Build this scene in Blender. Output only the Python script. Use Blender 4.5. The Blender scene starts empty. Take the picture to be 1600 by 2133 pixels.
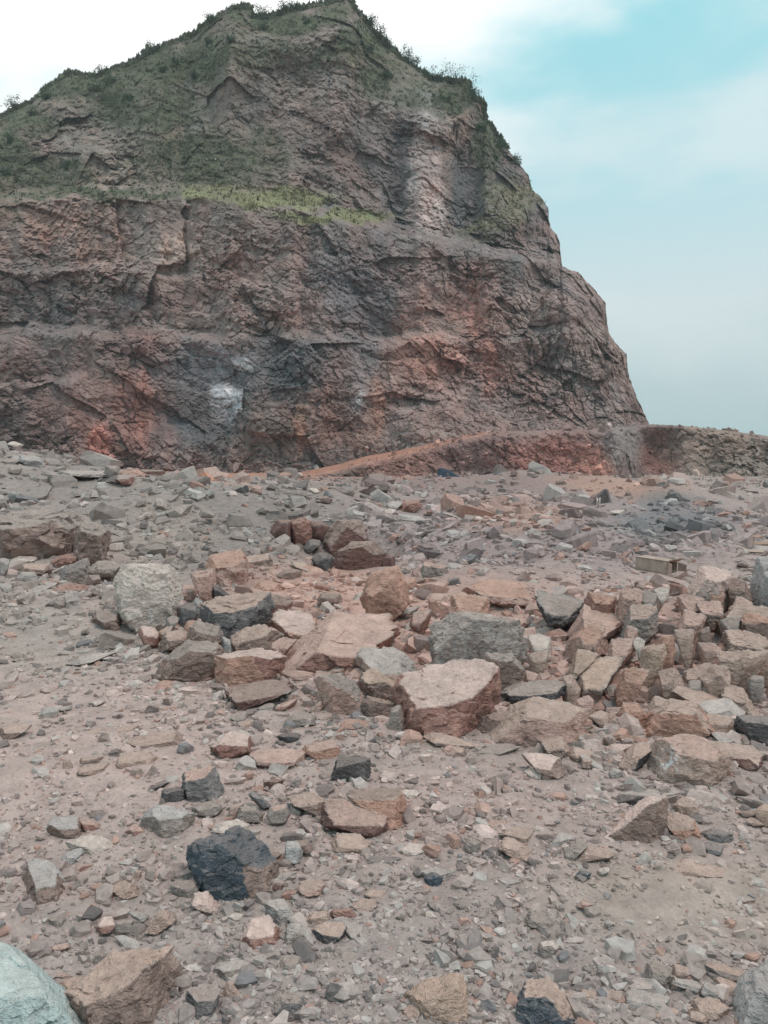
import bpy, math, random
import numpy as np
from concurrent.futures import ThreadPoolExecutor

# ------------------------------------------------------------------ camera, sky, sun, exposure
F = 1600.0                      # focal length in photograph pixels (photo is 1600 x 2133)
CAM_H = 2.0
HORIZON = 930.0
PITCH = math.atan((1066.5 - HORIZON) / F)
scene = bpy.context.scene
COL = scene.collection

cam_data = bpy.data.cameras.new('camera')
cam_data.sensor_fit = 'HORIZONTAL'
cam_data.sensor_width = 36.0
cam_data.lens = 36.0 * F / 1600.0
cam_data.clip_start = 0.05
cam_data.clip_end = 30000.0
cam = bpy.data.objects.new('camera', cam_data)
COL.objects.link(cam)
cam.location = (0, 0, CAM_H)
cam.rotation_euler = (math.radians(90) - PITCH, 0, 0)
scene.camera = cam

SUN_EL, SUN_AZ = math.radians(65), math.radians(118)      # azimuth from +Y towards +X
SUN_DIR = (math.sin(SUN_AZ) * math.cos(SUN_EL), math.cos(SUN_AZ) * math.cos(SUN_EL), math.sin(SUN_EL))
world = bpy.data.worlds.new('World')
scene.world = world
world.use_nodes = True
wn, wl = world.node_tree.nodes, world.node_tree.links
wn.clear()


def wnode(kind, **kw):
    n = wn.new(kind)
    for k, v in kw.items():
        setattr(n, k, v)
    return n


w_out = wnode('ShaderNodeOutputWorld')
w_bg = wnode('ShaderNodeBackground')
STRENGTH = 0.12
w_bg.inputs['Strength'].default_value = STRENGTH
w_sky = wnode('ShaderNodeTexSky', sky_type='NISHITA', sun_disc=False)
w_sky.sun_elevation = SUN_EL
w_sky.sun_rotation = SUN_AZ
w_sky.air_density = 1.0
w_sky.dust_density = 2.5
w_co = wnode('ShaderNodeTexCoord')
w_sep = wnode('ShaderNodeSeparateXYZ')
wl.new(w_co.outputs['Generated'], w_sep.inputs[0])
# thin veil of high cloud and haze, paler towards the horizon
w_ramp = wnode('ShaderNodeValToRGB')
wl.new(w_sep.outputs['Z'], w_ramp.inputs['Fac'])
els = w_ramp.color_ramp.elements
K = 1.0 / STRENGTH


def stop(i, pos, c, new=False):
    e = els.new(pos) if new else els[i]
    e.position = pos
    e.color = (c[0], c[1], c[2], 1)


stop(0, 0.0, (0.62, 0.84, 0.85))
stop(1, 1.0, (0.40, 0.80, 0.92))
stop(2, 0.17, (0.84, 0.96, 0.97), True)
stop(3, 0.32, (0.55, 0.90, 0.96), True)
stop(4, 0.50, (0.38, 0.89, 0.97), True)
w_scale = wnode('ShaderNodeVectorMath', operation='SCALE')
wl.new(w_ramp.outputs['Color'], w_scale.inputs[0])
w_scale.inputs['Scale'].default_value = K * 0.95
w_mix1 = wnode('ShaderNodeMix', data_type='RGBA')
w_mix1.inputs['Factor'].default_value = 0.86
wl.new(w_sky.outputs[0], w_mix1.inputs['A'])
wl.new(w_scale.outputs[0], w_mix1.inputs['B'])
# drifting cloud, with one bright white bank over the hill
w_map = wnode('ShaderNodeMapping')
w_map.inputs['Scale'].default_value = (1.6, 1.6, 4.0)
w_map.inputs['Location'].default_value = (0.35, 0.2, 0.6)
wl.new(w_co.outputs['Generated'], w_map.inputs[0])
w_noise = wnode('ShaderNodeTexNoise')
w_noise.inputs['Scale'].default_value = 1.7
w_noise.inputs['Detail'].default_value = 6.0
w_noise.inputs['Roughness'].default_value = 0.5
wl.new(w_map.outputs[0], w_noise.inputs['Vector'])
w_dot = wnode('ShaderNodeVectorMath', operation='DOT_PRODUCT')
wl.new(w_co.outputs['Generated'], w_dot.inputs[0])
w_dot.inputs[1].default_value = (-0.3000, 0.5680, 0.7660)   # middle of the bright cloud bank
w_add = wnode('ShaderNodeMath', operation='MULTIPLY_ADD')     # noise * a + dot
wl.new(w_noise.outputs[0], w_add.inputs[0])
w_add.inputs[1].default_value = 0.34
wl.new(w_dot.outputs['Value'], w_add.inputs[2])
w_mr = wnode('ShaderNodeMapRange', interpolation_type='SMOOTHSTEP')
wl.new(w_add.outputs[0], w_mr.inputs['Value'])
w_mr.inputs['From Min'].default_value = 0.915
w_mr.inputs['From Max'].default_value = 1.035
w_mix2 = wnode('ShaderNodeMix', data_type='RGBA')
wl.new(w_mr.outputs[0], w_mix2.inputs['Factor'])
wl.new(w_mix1.outputs['Result'], w_mix2.inputs['A'])
w_mix2.inputs['B'].default_value = (1.18 * K, 1.18 * K, 1.17 * K, 1)
# faint thin cloud over the rest
w_mr2 = wnode('ShaderNodeMapRange', interpolation_type='SMOOTHSTEP')
wl.new(w_noise.outputs[0], w_mr2.inputs['Value'])
w_mr2.inputs['From Min'].default_value = 0.48
w_mr2.inputs['From Max'].default_value = 0.72
w_mr2.inputs['To Max'].default_value = 0.6
w_mix3 = wnode('ShaderNodeMix', data_type='RGBA')
wl.new(w_mr2.outputs[0], w_mix3.inputs['Factor'])
wl.new(w_mix2.outputs['Result'], w_mix3.inputs['A'])
w_mix3.inputs['B'].default_value = (0.86 * K, 0.93 * K, 0.94 * K, 1)
wl.new(w_mix3.outputs['Result'], w_bg.inputs['Color'])
wl.new(w_bg.outputs[0], w_out.inputs['Surface'])

sun_data = bpy.data.lights.new('sun', 'SUN')
sun_data.energy = 1.5
sun_data.angle = math.radians(15)
sun_data.color = (1.0, 0.91, 0.85)
sun = bpy.data.objects.new('sun', sun_data)
COL.objects.link(sun)
sun.rotation_euler = (math.radians(90) - SUN_EL, 0, math.pi - SUN_AZ)   # light travels away from the veiled sun
scene.view_settings.view_transform = 'Standard'
scene.view_settings.look = 'None'
scene.view_settings.exposure = 0.0
scene.view_settings.gamma = 1.0
scene.view_settings.use_curve_mapping = False
scene.cycles.max_bounces = 4
scene.cycles.diffuse_bounces = 2

# ------------------------------------------------------------------ helpers: colour, noise, projection
rng = np.random.default_rng(7)


def lin(c, k=1.0):
    c = np.asarray(c, float) / 255.0
    return np.where(c <= 0.04045, c / 12.92, ((c + 0.055) / 1.055) ** 2.4) * k * np.array([1.055, 0.96, 0.975])


_perm = np.random.default_rng(11).permutation(256).astype(np.int32)
_perm = np.concatenate([_perm, _perm, _perm])
_g = np.random.default_rng(12).normal(size=(256, 3))
_g = (_g / np.linalg.norm(_g, axis=1)[:, None]).astype(np.float32)
_GX, _GY, _GZ = (np.ascontiguousarray(_g[:, i]) for i in range(3))
_pool = ThreadPoolExecutor(4)


def threaded(fn):
    """run a point-wise noise function over chunks of its arrays in parallel"""
    def wrapped(x, y, z):
        x, y, z = np.broadcast_arrays(np.asarray(x, np.float32), np.asarray(y, np.float32), np.asarray(z, np.float32))
        shape = x.shape
        x, y, z = x.ravel(), y.ravel(), z.ravel()
        n = x.size
        if n < 20000:
            res = fn(x, y, z)
        else:
            k = max(4, n // 30000)
            cuts = np.linspace(0, n, k + 1).astype(int)
            parts = list(_pool.map(lambda i: fn(x[cuts[i]:cuts[i + 1]], y[cuts[i]:cuts[i + 1]], z[cuts[i]:cuts[i + 1]]), range(k)))
            res = tuple(np.concatenate(p) for p in zip(*parts)) if isinstance(parts[0], tuple) else np.concatenate(parts)
        return tuple(r.reshape(shape) for r in res) if isinstance(res, tuple) else res.reshape(shape)
    return wrapped


@threaded
def perlin(x, y, z):
    xi, yi, zi = np.floor(x), np.floor(y), np.floor(z)
    fx, fy, fz = x - xi, y - yi, z - zi
    xi, yi, zi = xi.astype(np.int32) & 255, yi.astype(np.int32) & 255, zi.astype(np.int32) & 255
    u, v, w = (f * f * f * (f * (f * 6 - 15) + 10) for f in (fx, fy, fz))
    out = np.zeros(x.shape, np.float32)
    for dx in (0, 1):
        wx = u if dx else 1 - u
        hx = _perm[xi + dx]
        for dy in (0, 1):
            wxy = wx * (v if dy else 1 - v)
            hy = _perm[hx + yi + dy]
            for dz in (0, 1):
                h = _perm[hy + zi + dz]
                out += wxy * (w if dz else 1 - w) * (_GX[h] * (fx - dx) + _GY[h] * (fy - dy) + _GZ[h] * (fz - dz))
    return out * np.float32(1.5)


def fbm(x, y, z, octaves=4, gain=0.5, ridged=False):
    a, s, t = 1.0, 0.0, 0.0
    for k in range(octaves):
        n = perlin(x * 2 ** k + 17.3 * k, y * 2 ** k + 5.1 * k, z * 2 ** k + 9.7 * k)
        s = s + a * ((1 - 2 * np.abs(n)) if ridged else n)
        t += a
        a *= gain
    return s / t


_F1, _F2, _F3, _F4 = ((_perm[k:k + 256] / 255.0).astype(np.float32) for k in (1, 57, 131, 200))


@threaded
def cells(x, y, z):
    """nearest feature point: distance, second distance, a random value per cell and the height of a randomly tilted facet"""
    xi, yi, zi = np.floor(x), np.floor(y), np.floor(z)
    fx, fy, fz = x - xi, y - yi, z - zi
    xi, yi, zi = xi.astype(np.int32) & 255, yi.astype(np.int32) & 255, zi.astype(np.int32) & 255
    b1 = np.full(x.shape, 9.0, np.float32)
    b2 = np.full(x.shape, 9.0, np.float32)
    idv = np.zeros(x.shape, np.int32)
    tl = np.zeros(x.shape, np.float32)
    for dx in (-1, 0, 1):
        hx = _perm[(xi + dx) & 255]
        for dy in (-1, 0, 1):
            hy = _perm[hx + ((yi + dy) & 255)]
            for dz in (-1, 0, 1):
                h = _perm[hy + ((zi + dz) & 255)]
                ax, ay, az = fx - dx - _F1[h], fy - dy - _F2[h], fz - dz - _F3[h]
                d = ax * ax + ay * ay + az * az
                closer = d < b1
                tl = np.where(closer, _GX[h] * ax + _GY[h] * ay + _GZ[h] * az, tl)
                b2 = np.where(closer, b1, np.minimum(b2, d))
                idv = np.where(closer, h, idv)
                b1 = np.minimum(b1, d)
    return np.sqrt(b1), np.sqrt(b2), _F4[idv], tl


CP, SP = math.cos(PITCH), math.sin(PITCH)


def ray(px, py):
    """unit world direction through a photograph pixel"""
    a = (np.asarray(px, float) - 800.0) / F
    b = -(np.asarray(py, float) - 1066.5) / F
    d = np.stack(np.broadcast_arrays(a, CP + b * SP, -SP + b * CP), -1)
    return d / np.linalg.norm(d, axis=-1, keepdims=True)


def project(p):
    p = np.asarray(p, float)
    y, z = p[..., 1], p[..., 2] - CAM_H
    f = y * CP - z * SP
    f = np.where(np.abs(f) < 1e-6, 1e-6, f)
    up = y * SP + z * CP
    return 800 + F * p[..., 0] / f, 1066.5 - F * up / f


def smooth(a, b, x):
    t = np.clip((x - a) / (b - a), 0, 1)
    return t * t * (3 - 2 * t)


def mesh_from(name, verts, faces, smooth_shade=True, colors=None):
    """fast mesh from arrays; faces is an (n,3) or (n,4) array"""
    faces = np.asarray(faces, np.int32)
    me = bpy.data.meshes.new(name)
    n, k = faces.shape
    me.vertices.add(len(verts))
    me.vertices.foreach_set('co', np.asarray(verts, np.float32).ravel())
    me.loops.add(n * k)
    me.loops.foreach_set('vertex_index', faces.ravel())
    me.polygons.add(n)
    me.polygons.foreach_set('loop_start', np.arange(0, n * k, k, dtype=np.int32))
    me.polygons.foreach_set('loop_total', np.full(n, k, np.int32))
    me.update(calc_edges=True)
    me.polygons.foreach_set('use_smooth', np.full(n, smooth_shade, bool))
    if colors is not None:
        ca = me.color_attributes.new('tint', 'FLOAT_COLOR', 'POINT')
        c4 = np.ones((len(verts), 4), np.float32)
        c4[:, :3] = colors
        ca.data.foreach_set('color', c4.ravel())
    return me


def add_object(name, mesh, material=None, parent=None, **props):
    o = bpy.data.objects.new(name, mesh)
    COL.objects.link(o)
    if material is not None and mesh is not None:
        mesh.materials.append(material)
    if parent is not None:
        o.parent = parent
    for k, v in props.items():
        o[k] = v
    return o


def grid_faces(nr, nc):
    i = np.arange(nr * nc).reshape(nr, nc)
    return np.stack([i[:-1, :-1].ravel(), i[:-1, 1:].ravel(), i[1:, 1:].ravel(), i[1:, :-1].ravel()], 1)


def rock_material(name, scale=6.0, bump=0.5, mottle=0.35, dust=None, dust_amount=0.0, coords='Object', rough=0.92, fine=9.0,
                  lay=0.0, wear=0.0):
    """vertex tint broken up by mineral mottling, fine speckle, optional pale dust on upward faces, and bump"""
    m = bpy.data.materials.new(name)
    m.use_nodes = True
    nt = m.node_tree
    N, L = nt.nodes, nt.links
    bsdf = N['Principled BSDF']
    bsdf.inputs['Roughness'].default_value = rough
    bsdf.inputs['Specular IOR Level'].default_value = 0.18
    at = N.new('ShaderNodeAttribute')
    at.attribute_name = 'tint'
    tc = N.new('ShaderNodeTexCoord')
    n1 = N.new('ShaderNodeTexNoise')
    n1.inputs['Scale'].default_value = scale
    n1.inputs['Detail'].default_value = 4
    n1.inputs['Roughness'].default_value = 0.65
    L.new(tc.outputs[coords], n1.inputs['Vector'])
    mr = N.new('ShaderNodeMapRange')
    mr.inputs['From Min'].default_value = 0.3
    mr.inputs['From Max'].default_value = 0.7
    mr.inputs['To Min'].default_value = 1 - mottle
    mr.inputs['To Max'].default_value = 1 + mottle
    L.new(n1.outputs[0], mr.inputs['Value'])
    n2 = N.new('ShaderNodeTexNoise')
    n2.inputs['Scale'].default_value = scale * fine
    n2.inputs['Detail'].default_value = 2
    L.new(tc.outputs[coords], n2.inputs['Vector'])
    mr2 = N.new('ShaderNodeMapRange')
    mr2.inputs['From Min'].default_value = 0.3
    mr2.inputs['From Max'].default_value = 0.7
    mr2.inputs['To Min'].default_value = 1 - mottle * 0.5
    mr2.inputs['To Max'].default_value = 1 + mottle * 0.5
    L.new(n2.outputs[0], mr2.inputs['Value'])
    mul = N.new('ShaderNodeMath')
    mul.operation = 'MULTIPLY'
    L.new(mr.outputs[0], mul.inputs[0])
    L.new(mr2.outputs[0], mul.inputs[1])
    sc = N.new('ShaderNodeVectorMath')
    sc.operation = 'SCALE'
    L.new(at.outputs['Color'], sc.inputs[0])
    L.new(mul.outputs[0], sc.inputs['Scale'])
    col = sc.outputs[0]
    if dust is not None:
        ge = N.new('ShaderNodeNewGeometry')
        sp = N.new('ShaderNodeSeparateXYZ')
        L.new(ge.outputs['Normal'], sp.inputs[0])
        ad = N.new('ShaderNodeMath')
        ad.operation = 'MULTIPLY_ADD'
        L.new(n1.outputs[0], ad.inputs[0])
        ad.inputs[1].default_value = 0.8
        L.new(sp.outputs['Z'], ad.inputs[2])
        dm = N.new('ShaderNodeMapRange')
        dm.inputs['From Min'].default_value = 0.85
        dm.inputs['From Max'].default_value = 1.35
        dm.inputs['To Max'].default_value = dust_amount
        L.new(ad.outputs[0], dm.inputs['Value'])
        mx = N.new('ShaderNodeMix')
        mx.data_type = 'RGBA'
        L.new(dm.outputs[0], mx.inputs['Factor'])
        L.new(col, mx.inputs['A'])
        mx.inputs['B'].default_value = (*dust, 1)
        col = mx.outputs['Result']
    if wear > 0:
        gp_ = N.new('ShaderNodeNewGeometry')
        wr = N.new('ShaderNodeMapRange')
        wr.inputs['From Min'].default_value = 0.53
        wr.inputs['From Max'].default_value = 0.62
        wr.inputs['To Max'].default_value = wear
        L.new(gp_.outputs['Pointiness'], wr.inputs['Value'])
        wm = N.new('ShaderNodeMix')
        wm.data_type = 'RGBA'
        L.new(wr.outputs[0], wm.inputs['Factor'])
        L.new(col, wm.inputs['A'])
        wm.inputs['B'].default_value = (0.46, 0.41, 0.38, 1)
        col = wm.outputs['Result']
    L.new(col, bsdf.inputs['Base Color'])
    b1 = N.new('ShaderNodeBump')
    b1.inputs['Strength'].default_value = bump
    b1.inputs['Distance'].default_value = 0.35 / scale
    if lay > 0:
        mp = N.new('ShaderNodeMapping')
        mp.inputs['Scale'].default_value = (1, 1, lay)
        mp.inputs['Rotation'].default_value = (0.2, 0.25, 0)
        L.new(tc.outputs[coords], mp.inputs[0])
        n3 = N.new('ShaderNodeTexNoise')
        n3.inputs['Scale'].default_value = scale * 1.5
        n3.inputs['Detail'].default_value = 5
        n3.inputs['Roughness'].default_value = 0.7
        L.new(mp.outputs[0], n3.inputs['Vector'])
        L.new(n3.outputs[0], b1.inputs['Height'])
    else:
        L.new(n1.outputs[0], b1.inputs['Height'])
    b2 = N.new('ShaderNodeBump')
    b2.inputs['Strength'].default_value = bump * 0.7
    b2.inputs['Distance'].default_value = 0.5 / (scale * fine)
    L.new(n2.outputs[0], b2.inputs['Height'])
    L.new(b1.outputs[0], b2.inputs['Normal'])
    L.new(b2.outputs[0], bsdf.inputs['Normal'])
    return m


def blobs(px, py, base, lst, warp=40.0, seed=0.0, sharp=0.35):
    """regional rock colours, plus a little painted shade on the hill: ellipses in the photograph's frame with ragged, noise-warped edges"""
    wx = px + warp * fbm(px / 90.0 + seed, py / 90.0, seed + 0.5, 4)
    wy = py + warp * fbm(px / 90.0 + seed + 40, py / 90.0, seed + 7.5, 4)
    col = np.empty(px.shape + (3,))
    col[...] = base
    for (cx, cy, rx, ry, c, st) in lst:
        r = np.sqrt(((wx - cx) / rx) ** 2 + ((wy - cy) / ry) ** 2)
        w = st * (1 - smooth(1 - sharp, 1 + sharp, r))
        col += w[..., None] * (lin(c) - col)
    return col

# ------------------------------------------------------------------ the quarry floor
def ground_base(x, y):
    d = np.hypot(x, y)
    z = np.interp(d, [0, 8, 12, 16, 25, 45, 80, 116, 150, 9000], [0, 0, -0.08, -0.2, -0.68, -1.4, -2.4, -3.05, -3.15, -3.4])
    front = smooth(0.0, 4.0, y)

    def mound(px, dist, rx, ry, h, p=1.0):
        cx = (px - 800.0) / F * dist
        return h * np.exp(-(((x - cx) / rx) ** 2 + ((y - dist) / ry) ** 2) ** p)
    # long grey spoil bank on the left, its crest running out of frame
    crest = np.interp(x, [-60, -24, -15, -13.2, -11.0, -8.4, -5.6, -3.2, -1.0, 1.5], [2.6, 2.9, 2.85, 2.45, 2.15, 1.8, 1.42, 1.0, 0.45, 0.0])
    prof = smooth(13.0, 29.5, y) * (1 - smooth(31.0, 48.0, y))
    z = z + crest * prof
    z = z + mound(690, 17.0, 1.35, 2.6, -1.0)                # hollow with dark boulders
    z = z + mound(560, 13.0, 1.3, 1.6, 0.25)
    z = z + mound(790, 21.0, 1.6, 2.2, 0.35)
    z = z + mound(1540, 7.8, 1.7, 1.7, 0.78)                  # rubble heap on the right
    z = z + mound(1330, 6.7, 1.0, 1.0, 0.18)
    z = z + mound(880, 7.9, 2.6, 1.3, 0.16)
    z = z + mound(400, 9.3, 1.6, 1.3, 0.14)
    z = z + mound(1150, 16.5, 2.6, 3.0, 0.8)                 # low tips further out
    z = z + mound(1000, 74.0, 9.0, 6.0, 1.6)
    z = z + mound(1230, 70.0, 8.0, 6.0, 1.4)
    z = z + mound(1380, 44.0, 3.2, 3.5, 1.3)
    z = z + mound(1560, 24.0, 3.0, 4.0, 0.35)
    z = z + mound(620, 60.0, 7.0, 7.0, 1.2)
    z = z + mound(830, 42.0, 4.0, 5.0, 0.8) + mound(470, 24.0, 2.0, 2.5, 0.45) + mound(1330, 30.0, 3.0, 3.0, 0.65) + mound(950, 29.0, 2.5, 2.5, 0.5) + mound(720, 33.0, 2.0, 3.0, 0.6) + mound(1560, 60.0, 5.0, 5.0, 1.0)
    z = z + 0.10 * front * fbm(x / 3.0, y / 3.0, 1.5, 2) * smooth(2, 9, d)
    z = z + 0.6 * fbm(x / 16.0, y / 16.0, 4.5, 2) * smooth(14, 60, d) * (1 - smooth(95, 125, d))
    return z


def ground_detail(x, y):
    z = np.zeros(np.shape(x))
    d = np.hypot(x, y)
    flat = 1 - 0.75 * np.exp(-(((x - 1.6) / 0.8) ** 2 + ((y - 4.1) / 0.6) ** 2))
    for lam, amp, sd, near, far in ((7.0, 0.55, 1.0, 22, 105), (2.8, 0.36, 2.0, 10, 60), (1.1, 0.07, 3.0, 0, 30), (0.42, 0.024, 13.0, 0, 16), (0.17, 0.013, 23.0, 0, 8),
                                    (0.07, 0.006, 33.0, 0, 5)):
        w = (1 - smooth(far * 0.6, far, d)) * (smooth(near * 0.5, near, d) if near else 1.0)
        n = fbm(x / lam + sd, y / lam, sd, 2, ridged=(lam < 0.5))
        z = z + flat * amp * w * (n - 0.5 if lam < 0.5 else n)
    return z


def sink(x, y):
    """between piled boulders the dirt lies deeper than the pile's surface"""
    def g(px, d, rx, ry, h):
        return h * np.exp(-(((x - (px - 800.0) / F * d) / rx) ** 2 + ((y - d) / ry) ** 2) ** 2)
    return g(1480, 7.4, 1.5, 1.7, 0.26) + g(1260, 6.2, 0.8, 0.8, 0.15) + g(900, 7.6, 1.9, 1.0, 0.18) + g(520, 8.6, 1.3, 1.1, 0.13) + g(700, 17.0, 1.5, 2.0, 0.25) + g(90, 10.5, 1.3, 1.3, 0.10)


def hit(px, py):
    """where the sight line through a photograph pixel meets the floor"""
    dr = ray(px, py)
    t = np.geomspace(1.5, 150, 500)
    for _ in range(2):                                                # coarse march, then refine inside the crossing step
        p = dr[None, :] * t[:, None]
        g = ground_base(p[:, 0], p[:, 1])
        below = (p[:, 2] + CAM_H) <= g
        k = int(np.argmax(below)) if below.any() else len(t) - 1
        last = t[k], np.array([p[k, 0], p[k, 1], float(g[k])])
        t = np.linspace(t[max(k - 1, 0)], t[k], 24)
    return last


FLOOR_BASE = lin((162, 146, 138))
FLOOR_SPOTS = [
    (200, 1030, 420, 120, (146, 136, 129), 0.85), (560, 1120, 260, 110, (136, 126, 119), 0.85),
    (330, 1110, 90, 60, (160, 146, 136), 0.6), (150, 1330, 330, 90, (158, 147, 138), 0.7),
    (930, 1320, 420, 140, (178, 149, 137), 0.85), (700, 1225, 190, 55, (180, 146, 132), 0.8),
    (1400, 1380, 260, 170, (176, 150, 139), 0.7),
    (180, 1560, 380, 150, (176, 156, 147), 0.75), (950, 1680, 300, 90, (172, 151, 143), 0.6),
    (1150, 1110, 420, 85, (148, 133, 130), 0.8), (1080, 1075, 130, 28, (176, 140, 124), 0.6),
    (1390, 1095, 120, 34, (112, 113, 113), 0.8), (1000, 1010, 330, 26, (140, 118, 112), 0.7),
    (1300, 1012, 130, 20, (180, 142, 122), 0.6), (1380, 1040, 60, 30, (120, 118, 117), 0.8),
    (470, 988, 190, 13, (186, 134, 112), 0.95), (760, 992, 140, 12, (174, 128, 112), 0.8),
    (1400, 1880, 230, 90, (168, 153, 141), 0.8), (700, 2040, 900, 170, (152, 142, 136), 0.6),
]


def floor_colour(px, py):
    return 1.05 * blobs(px, py, FLOOR_BASE, FLOOR_SPOTS, warp=34.0, seed=3.0, sharp=0.55)


half = math.radians(33)
ang = np.concatenate([np.linspace(-math.pi, -half, 40)[:-1], np.linspace(-half, half, 490), np.linspace(half, math.pi, 40)[1:]])
pys = np.concatenate([np.arange(2420, 1200, -3.0), np.arange(1200, 972, -1.9)])
rad = np.concatenate([[0.05, 0.6, 1.2], CAM_H * F / (pys - HORIZON), np.geomspace(80, 1900, 30)])
R, A = np.meshgrid(rad, ang, indexing='ij')
gx, gy = R * np.sin(A), R * np.cos(A)
gz = ground_base(gx, gy)
gz = gz + ground_detail(gx, gy) - sink(gx, gy)
gv = np.stack([gx, gy, gz], -1)
qx, qy = project(gv)
vis = (gy > 0.8)
qx, qy = np.where(vis, qx, 800), np.where(vis, qy, 2000)
gcol = floor_colour(np.clip(qx, -800, 2400), np.clip(qy, 940, 2500))
gcol *= (1 + 0.10 * fbm(gx / 2.2, gy / 2.2, 8.8, 3))[..., None]
floor_mat = rock_material('quarry_dirt', scale=5.0, bump=0.55, mottle=0.20, fine=9.0)
floor = add_object('quarry_ground', mesh_from('quarry_ground', gv.reshape(-1, 3), grid_faces(*R.shape)[:, ::-1], True, gcol.reshape(-1, 3)),
                   floor_mat, kind='structure', label='stony quarry floor of pinkish tan dirt below the cut hill')

# ------------------------------------------------------------------ the cut hill
RIDGE = np.array([(-900, 660), (-500, 470), (-200, 345), (-60, 268), (0, 240), (30, 222), (60, 212), (95, 182), (130, 155), (160, 150), (200, 155),
                  (235, 140), (270, 130), (310, 106), (345, 90), (400, 70), (440, 40), (470, 20), (500, 10), (521, 8), (528, 30), (560, 31),
                  (600, 18), (640, 9), (690, 0), (722, -8), (730, 0), (745, 22), (770, 52), (800, 85), (830, 112), (870, 142), (900, 161),
                  (940, 166), (976, 168), (983, 198), (1005, 214), (1009, 246), (1024, 262), (1050, 300), (1085, 345), (1101, 366), (1107, 396), (1124, 408),
                  (1141, 432), (1147, 476), (1161, 488), (1168, 520), (1171, 556), (1203, 566), (1235, 600), (1262, 632), (1267, 692), (1280, 712),
                  (1304, 738), (1309, 782), (1330, 840), (1348, 872), (1362, 905), (1375, 960), (1385, 1020)], float)


def hill_shape(px, py, ridge_py):
    """distance from the camera (along +Y) of the large forms of the face"""
    base = np.interp(px, [-900, 0, 640, 1000, 1400], [150, 150, 150, 158, 166])
    l1 = np.interp(px, [-900, 0, 300, 600, 800, 1000, 1290], [680, 690, 692, 702, 706, 700, 690]) + 26 * fbm(px / 110.0, 0.3, 0.1, 4)
    l2 = np.interp(px, [-900, 0, 100, 300, 420, 600, 800, 1000, 1180], [430, 425, 408, 408, 400, 432, 474, 520, 555]) + 16 * fbm(px / 80.0, 0.3, 5.1, 4)
    l0 = np.interp(px, [-900, 0, 350, 500], [790, 790, 795, 780]) + 30 * fbm(px / 100.0, 0.3, 9.1, 4)
    lm = np.interp(px, [-900, 0, 260, 480, 700], [550, 552, 560, 585, 600]) + 34 * fbm(px / 100.0, 0.3, 14.1, 4)
    y = base
    on1, on0, onm = (smooth(-0.35, 0.15, fbm(px / 120.0 + k, 0.7, k * 3.3, 3)) for k in (1.0, 2.0, 3.0))
    y = y + 10.0 * np.clip((1000 - py) / 300.0, 0, 1) + (3.0 + 4.0 * on1) * smooth(16, -16, py - l1)
    y = y + 3.5 * on0 * smooth(12, -12, py - l0) * (1 - smooth(300, 520, px))
    y = y + 3.5 * onm * smooth(12, -12, py - lm) * (1 - smooth(420, 760, px))
    y = y + 9.0 * np.clip((l1 - py) / 280.0, 0, 1) + 10.0 * smooth(10, -24, py - l2)
    up = np.clip((l2 - py), 0, 600)
    y = y + up * np.interp(px, [0, 500, 800, 1000], [0.085, 0.075, 0.055, 0.04])
    # talus apron at the foot on the right
    y = y - 6.0 * smooth(820, 930, py) * smooth(760, 900, px)
    # buttresses and gullies
    y = y + 5.0 * fbm(px / 210.0, py / 420.0, 2.2, 3) + 2.2 * fbm(px / 60.0, py / 260.0, 6.2, 3)

    def dent(cx, cy, rx, ry, depth, p=2):
        return depth * np.exp(-(np.abs((px - cx) / rx) ** p + np.abs((py - cy) / ry) ** p))
    y = y + dent(195, 245, 55, 55, 8, 4) + dent(120, 265, 40, 40, 4)
    y = y + dent(820, 340, 22, 120, 2.5, 4) + dent(975, 390, 32, 110, 4, 4) - dent(890, 360, 34, 130, 0.8, 4)
    y = y + dent(1060, 380, 40, 110, 2.5) + dent(1085, 500, 50, 26, 4)
    y = y + dent(420, 820, 90, 90, 3, 4) + dent(560, 880, 80, 70, -3)
    y = y - dent(930, 850, 42, 34, 5) - dent(850, 880, 30, 26, 3) + dent(760, 790, 60, 90, 3)
    y = y + dent(620, 180, 130, 60, 4) - dent(690, 210, 60, 60, 4) - dent(480, 130, 50, 90, 5) + dent(410, 180, 40, 70, 4)
    y = y - dent(720, 60, 50, 60, 4) + dent(500, 290, 120, 90, 3)
    y = y + dent(1120, 760, 70, 50, 3) + dent(1190, 650, 60, 60, -3)
    # roll back towards the skyline
    return y


ri_s = np.concatenate([[0], np.cumsum(np.hypot(*np.diff(RIDGE, axis=0).T * np.array([[1.0], [0.55]])))])
step = 2.5
s_in = np.arange(ri_s[3], ri_s[-1], step)
s_cols = np.concatenate([np.linspace(0, ri_s[3], 60)[:-1], s_in])
cx_ = np.interp(s_cols, ri_s, RIDGE[:, 0])
cy_ = np.interp(s_cols, ri_s, RIDGE[:, 1])
rag = 4.5 * fbm(s_cols / 22.0, 0.5, 0.5, 4) + 2.2 * perlin(s_cols / 6.0, 3.3, 0.5)
cy_ = cy_ + rag * (np.abs(np.gradient(cy_, cx_ + 1e-3 * np.arange(len(cx_)))) < 2.0)
steep = smooth(1.0, 2.0, np.abs(np.gradient(cy_, cx_ + 1e-3 * np.arange(len(cx_)))))
cx_ = cx_ + steep * (5.0 * fbm(s_cols / 16.0, 4.5, 0.5, 3) + 2.5 * perlin(s_cols / 6.0, 9.3, 0.5))
cx_ = np.maximum.accumulate(cx_ + 1e-3 * np.arange(len(cx_)))
NR = 400
t_rows = np.linspace(0, 1, NR)[:, None]
BASE_PY = 1030.0
kern = 60
pad = np.concatenate([2 * cx_[0] - cx_[kern:0:-1], cx_, 2 * cx_[-1] - cx_[-2:-kern - 2:-1]])
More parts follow.
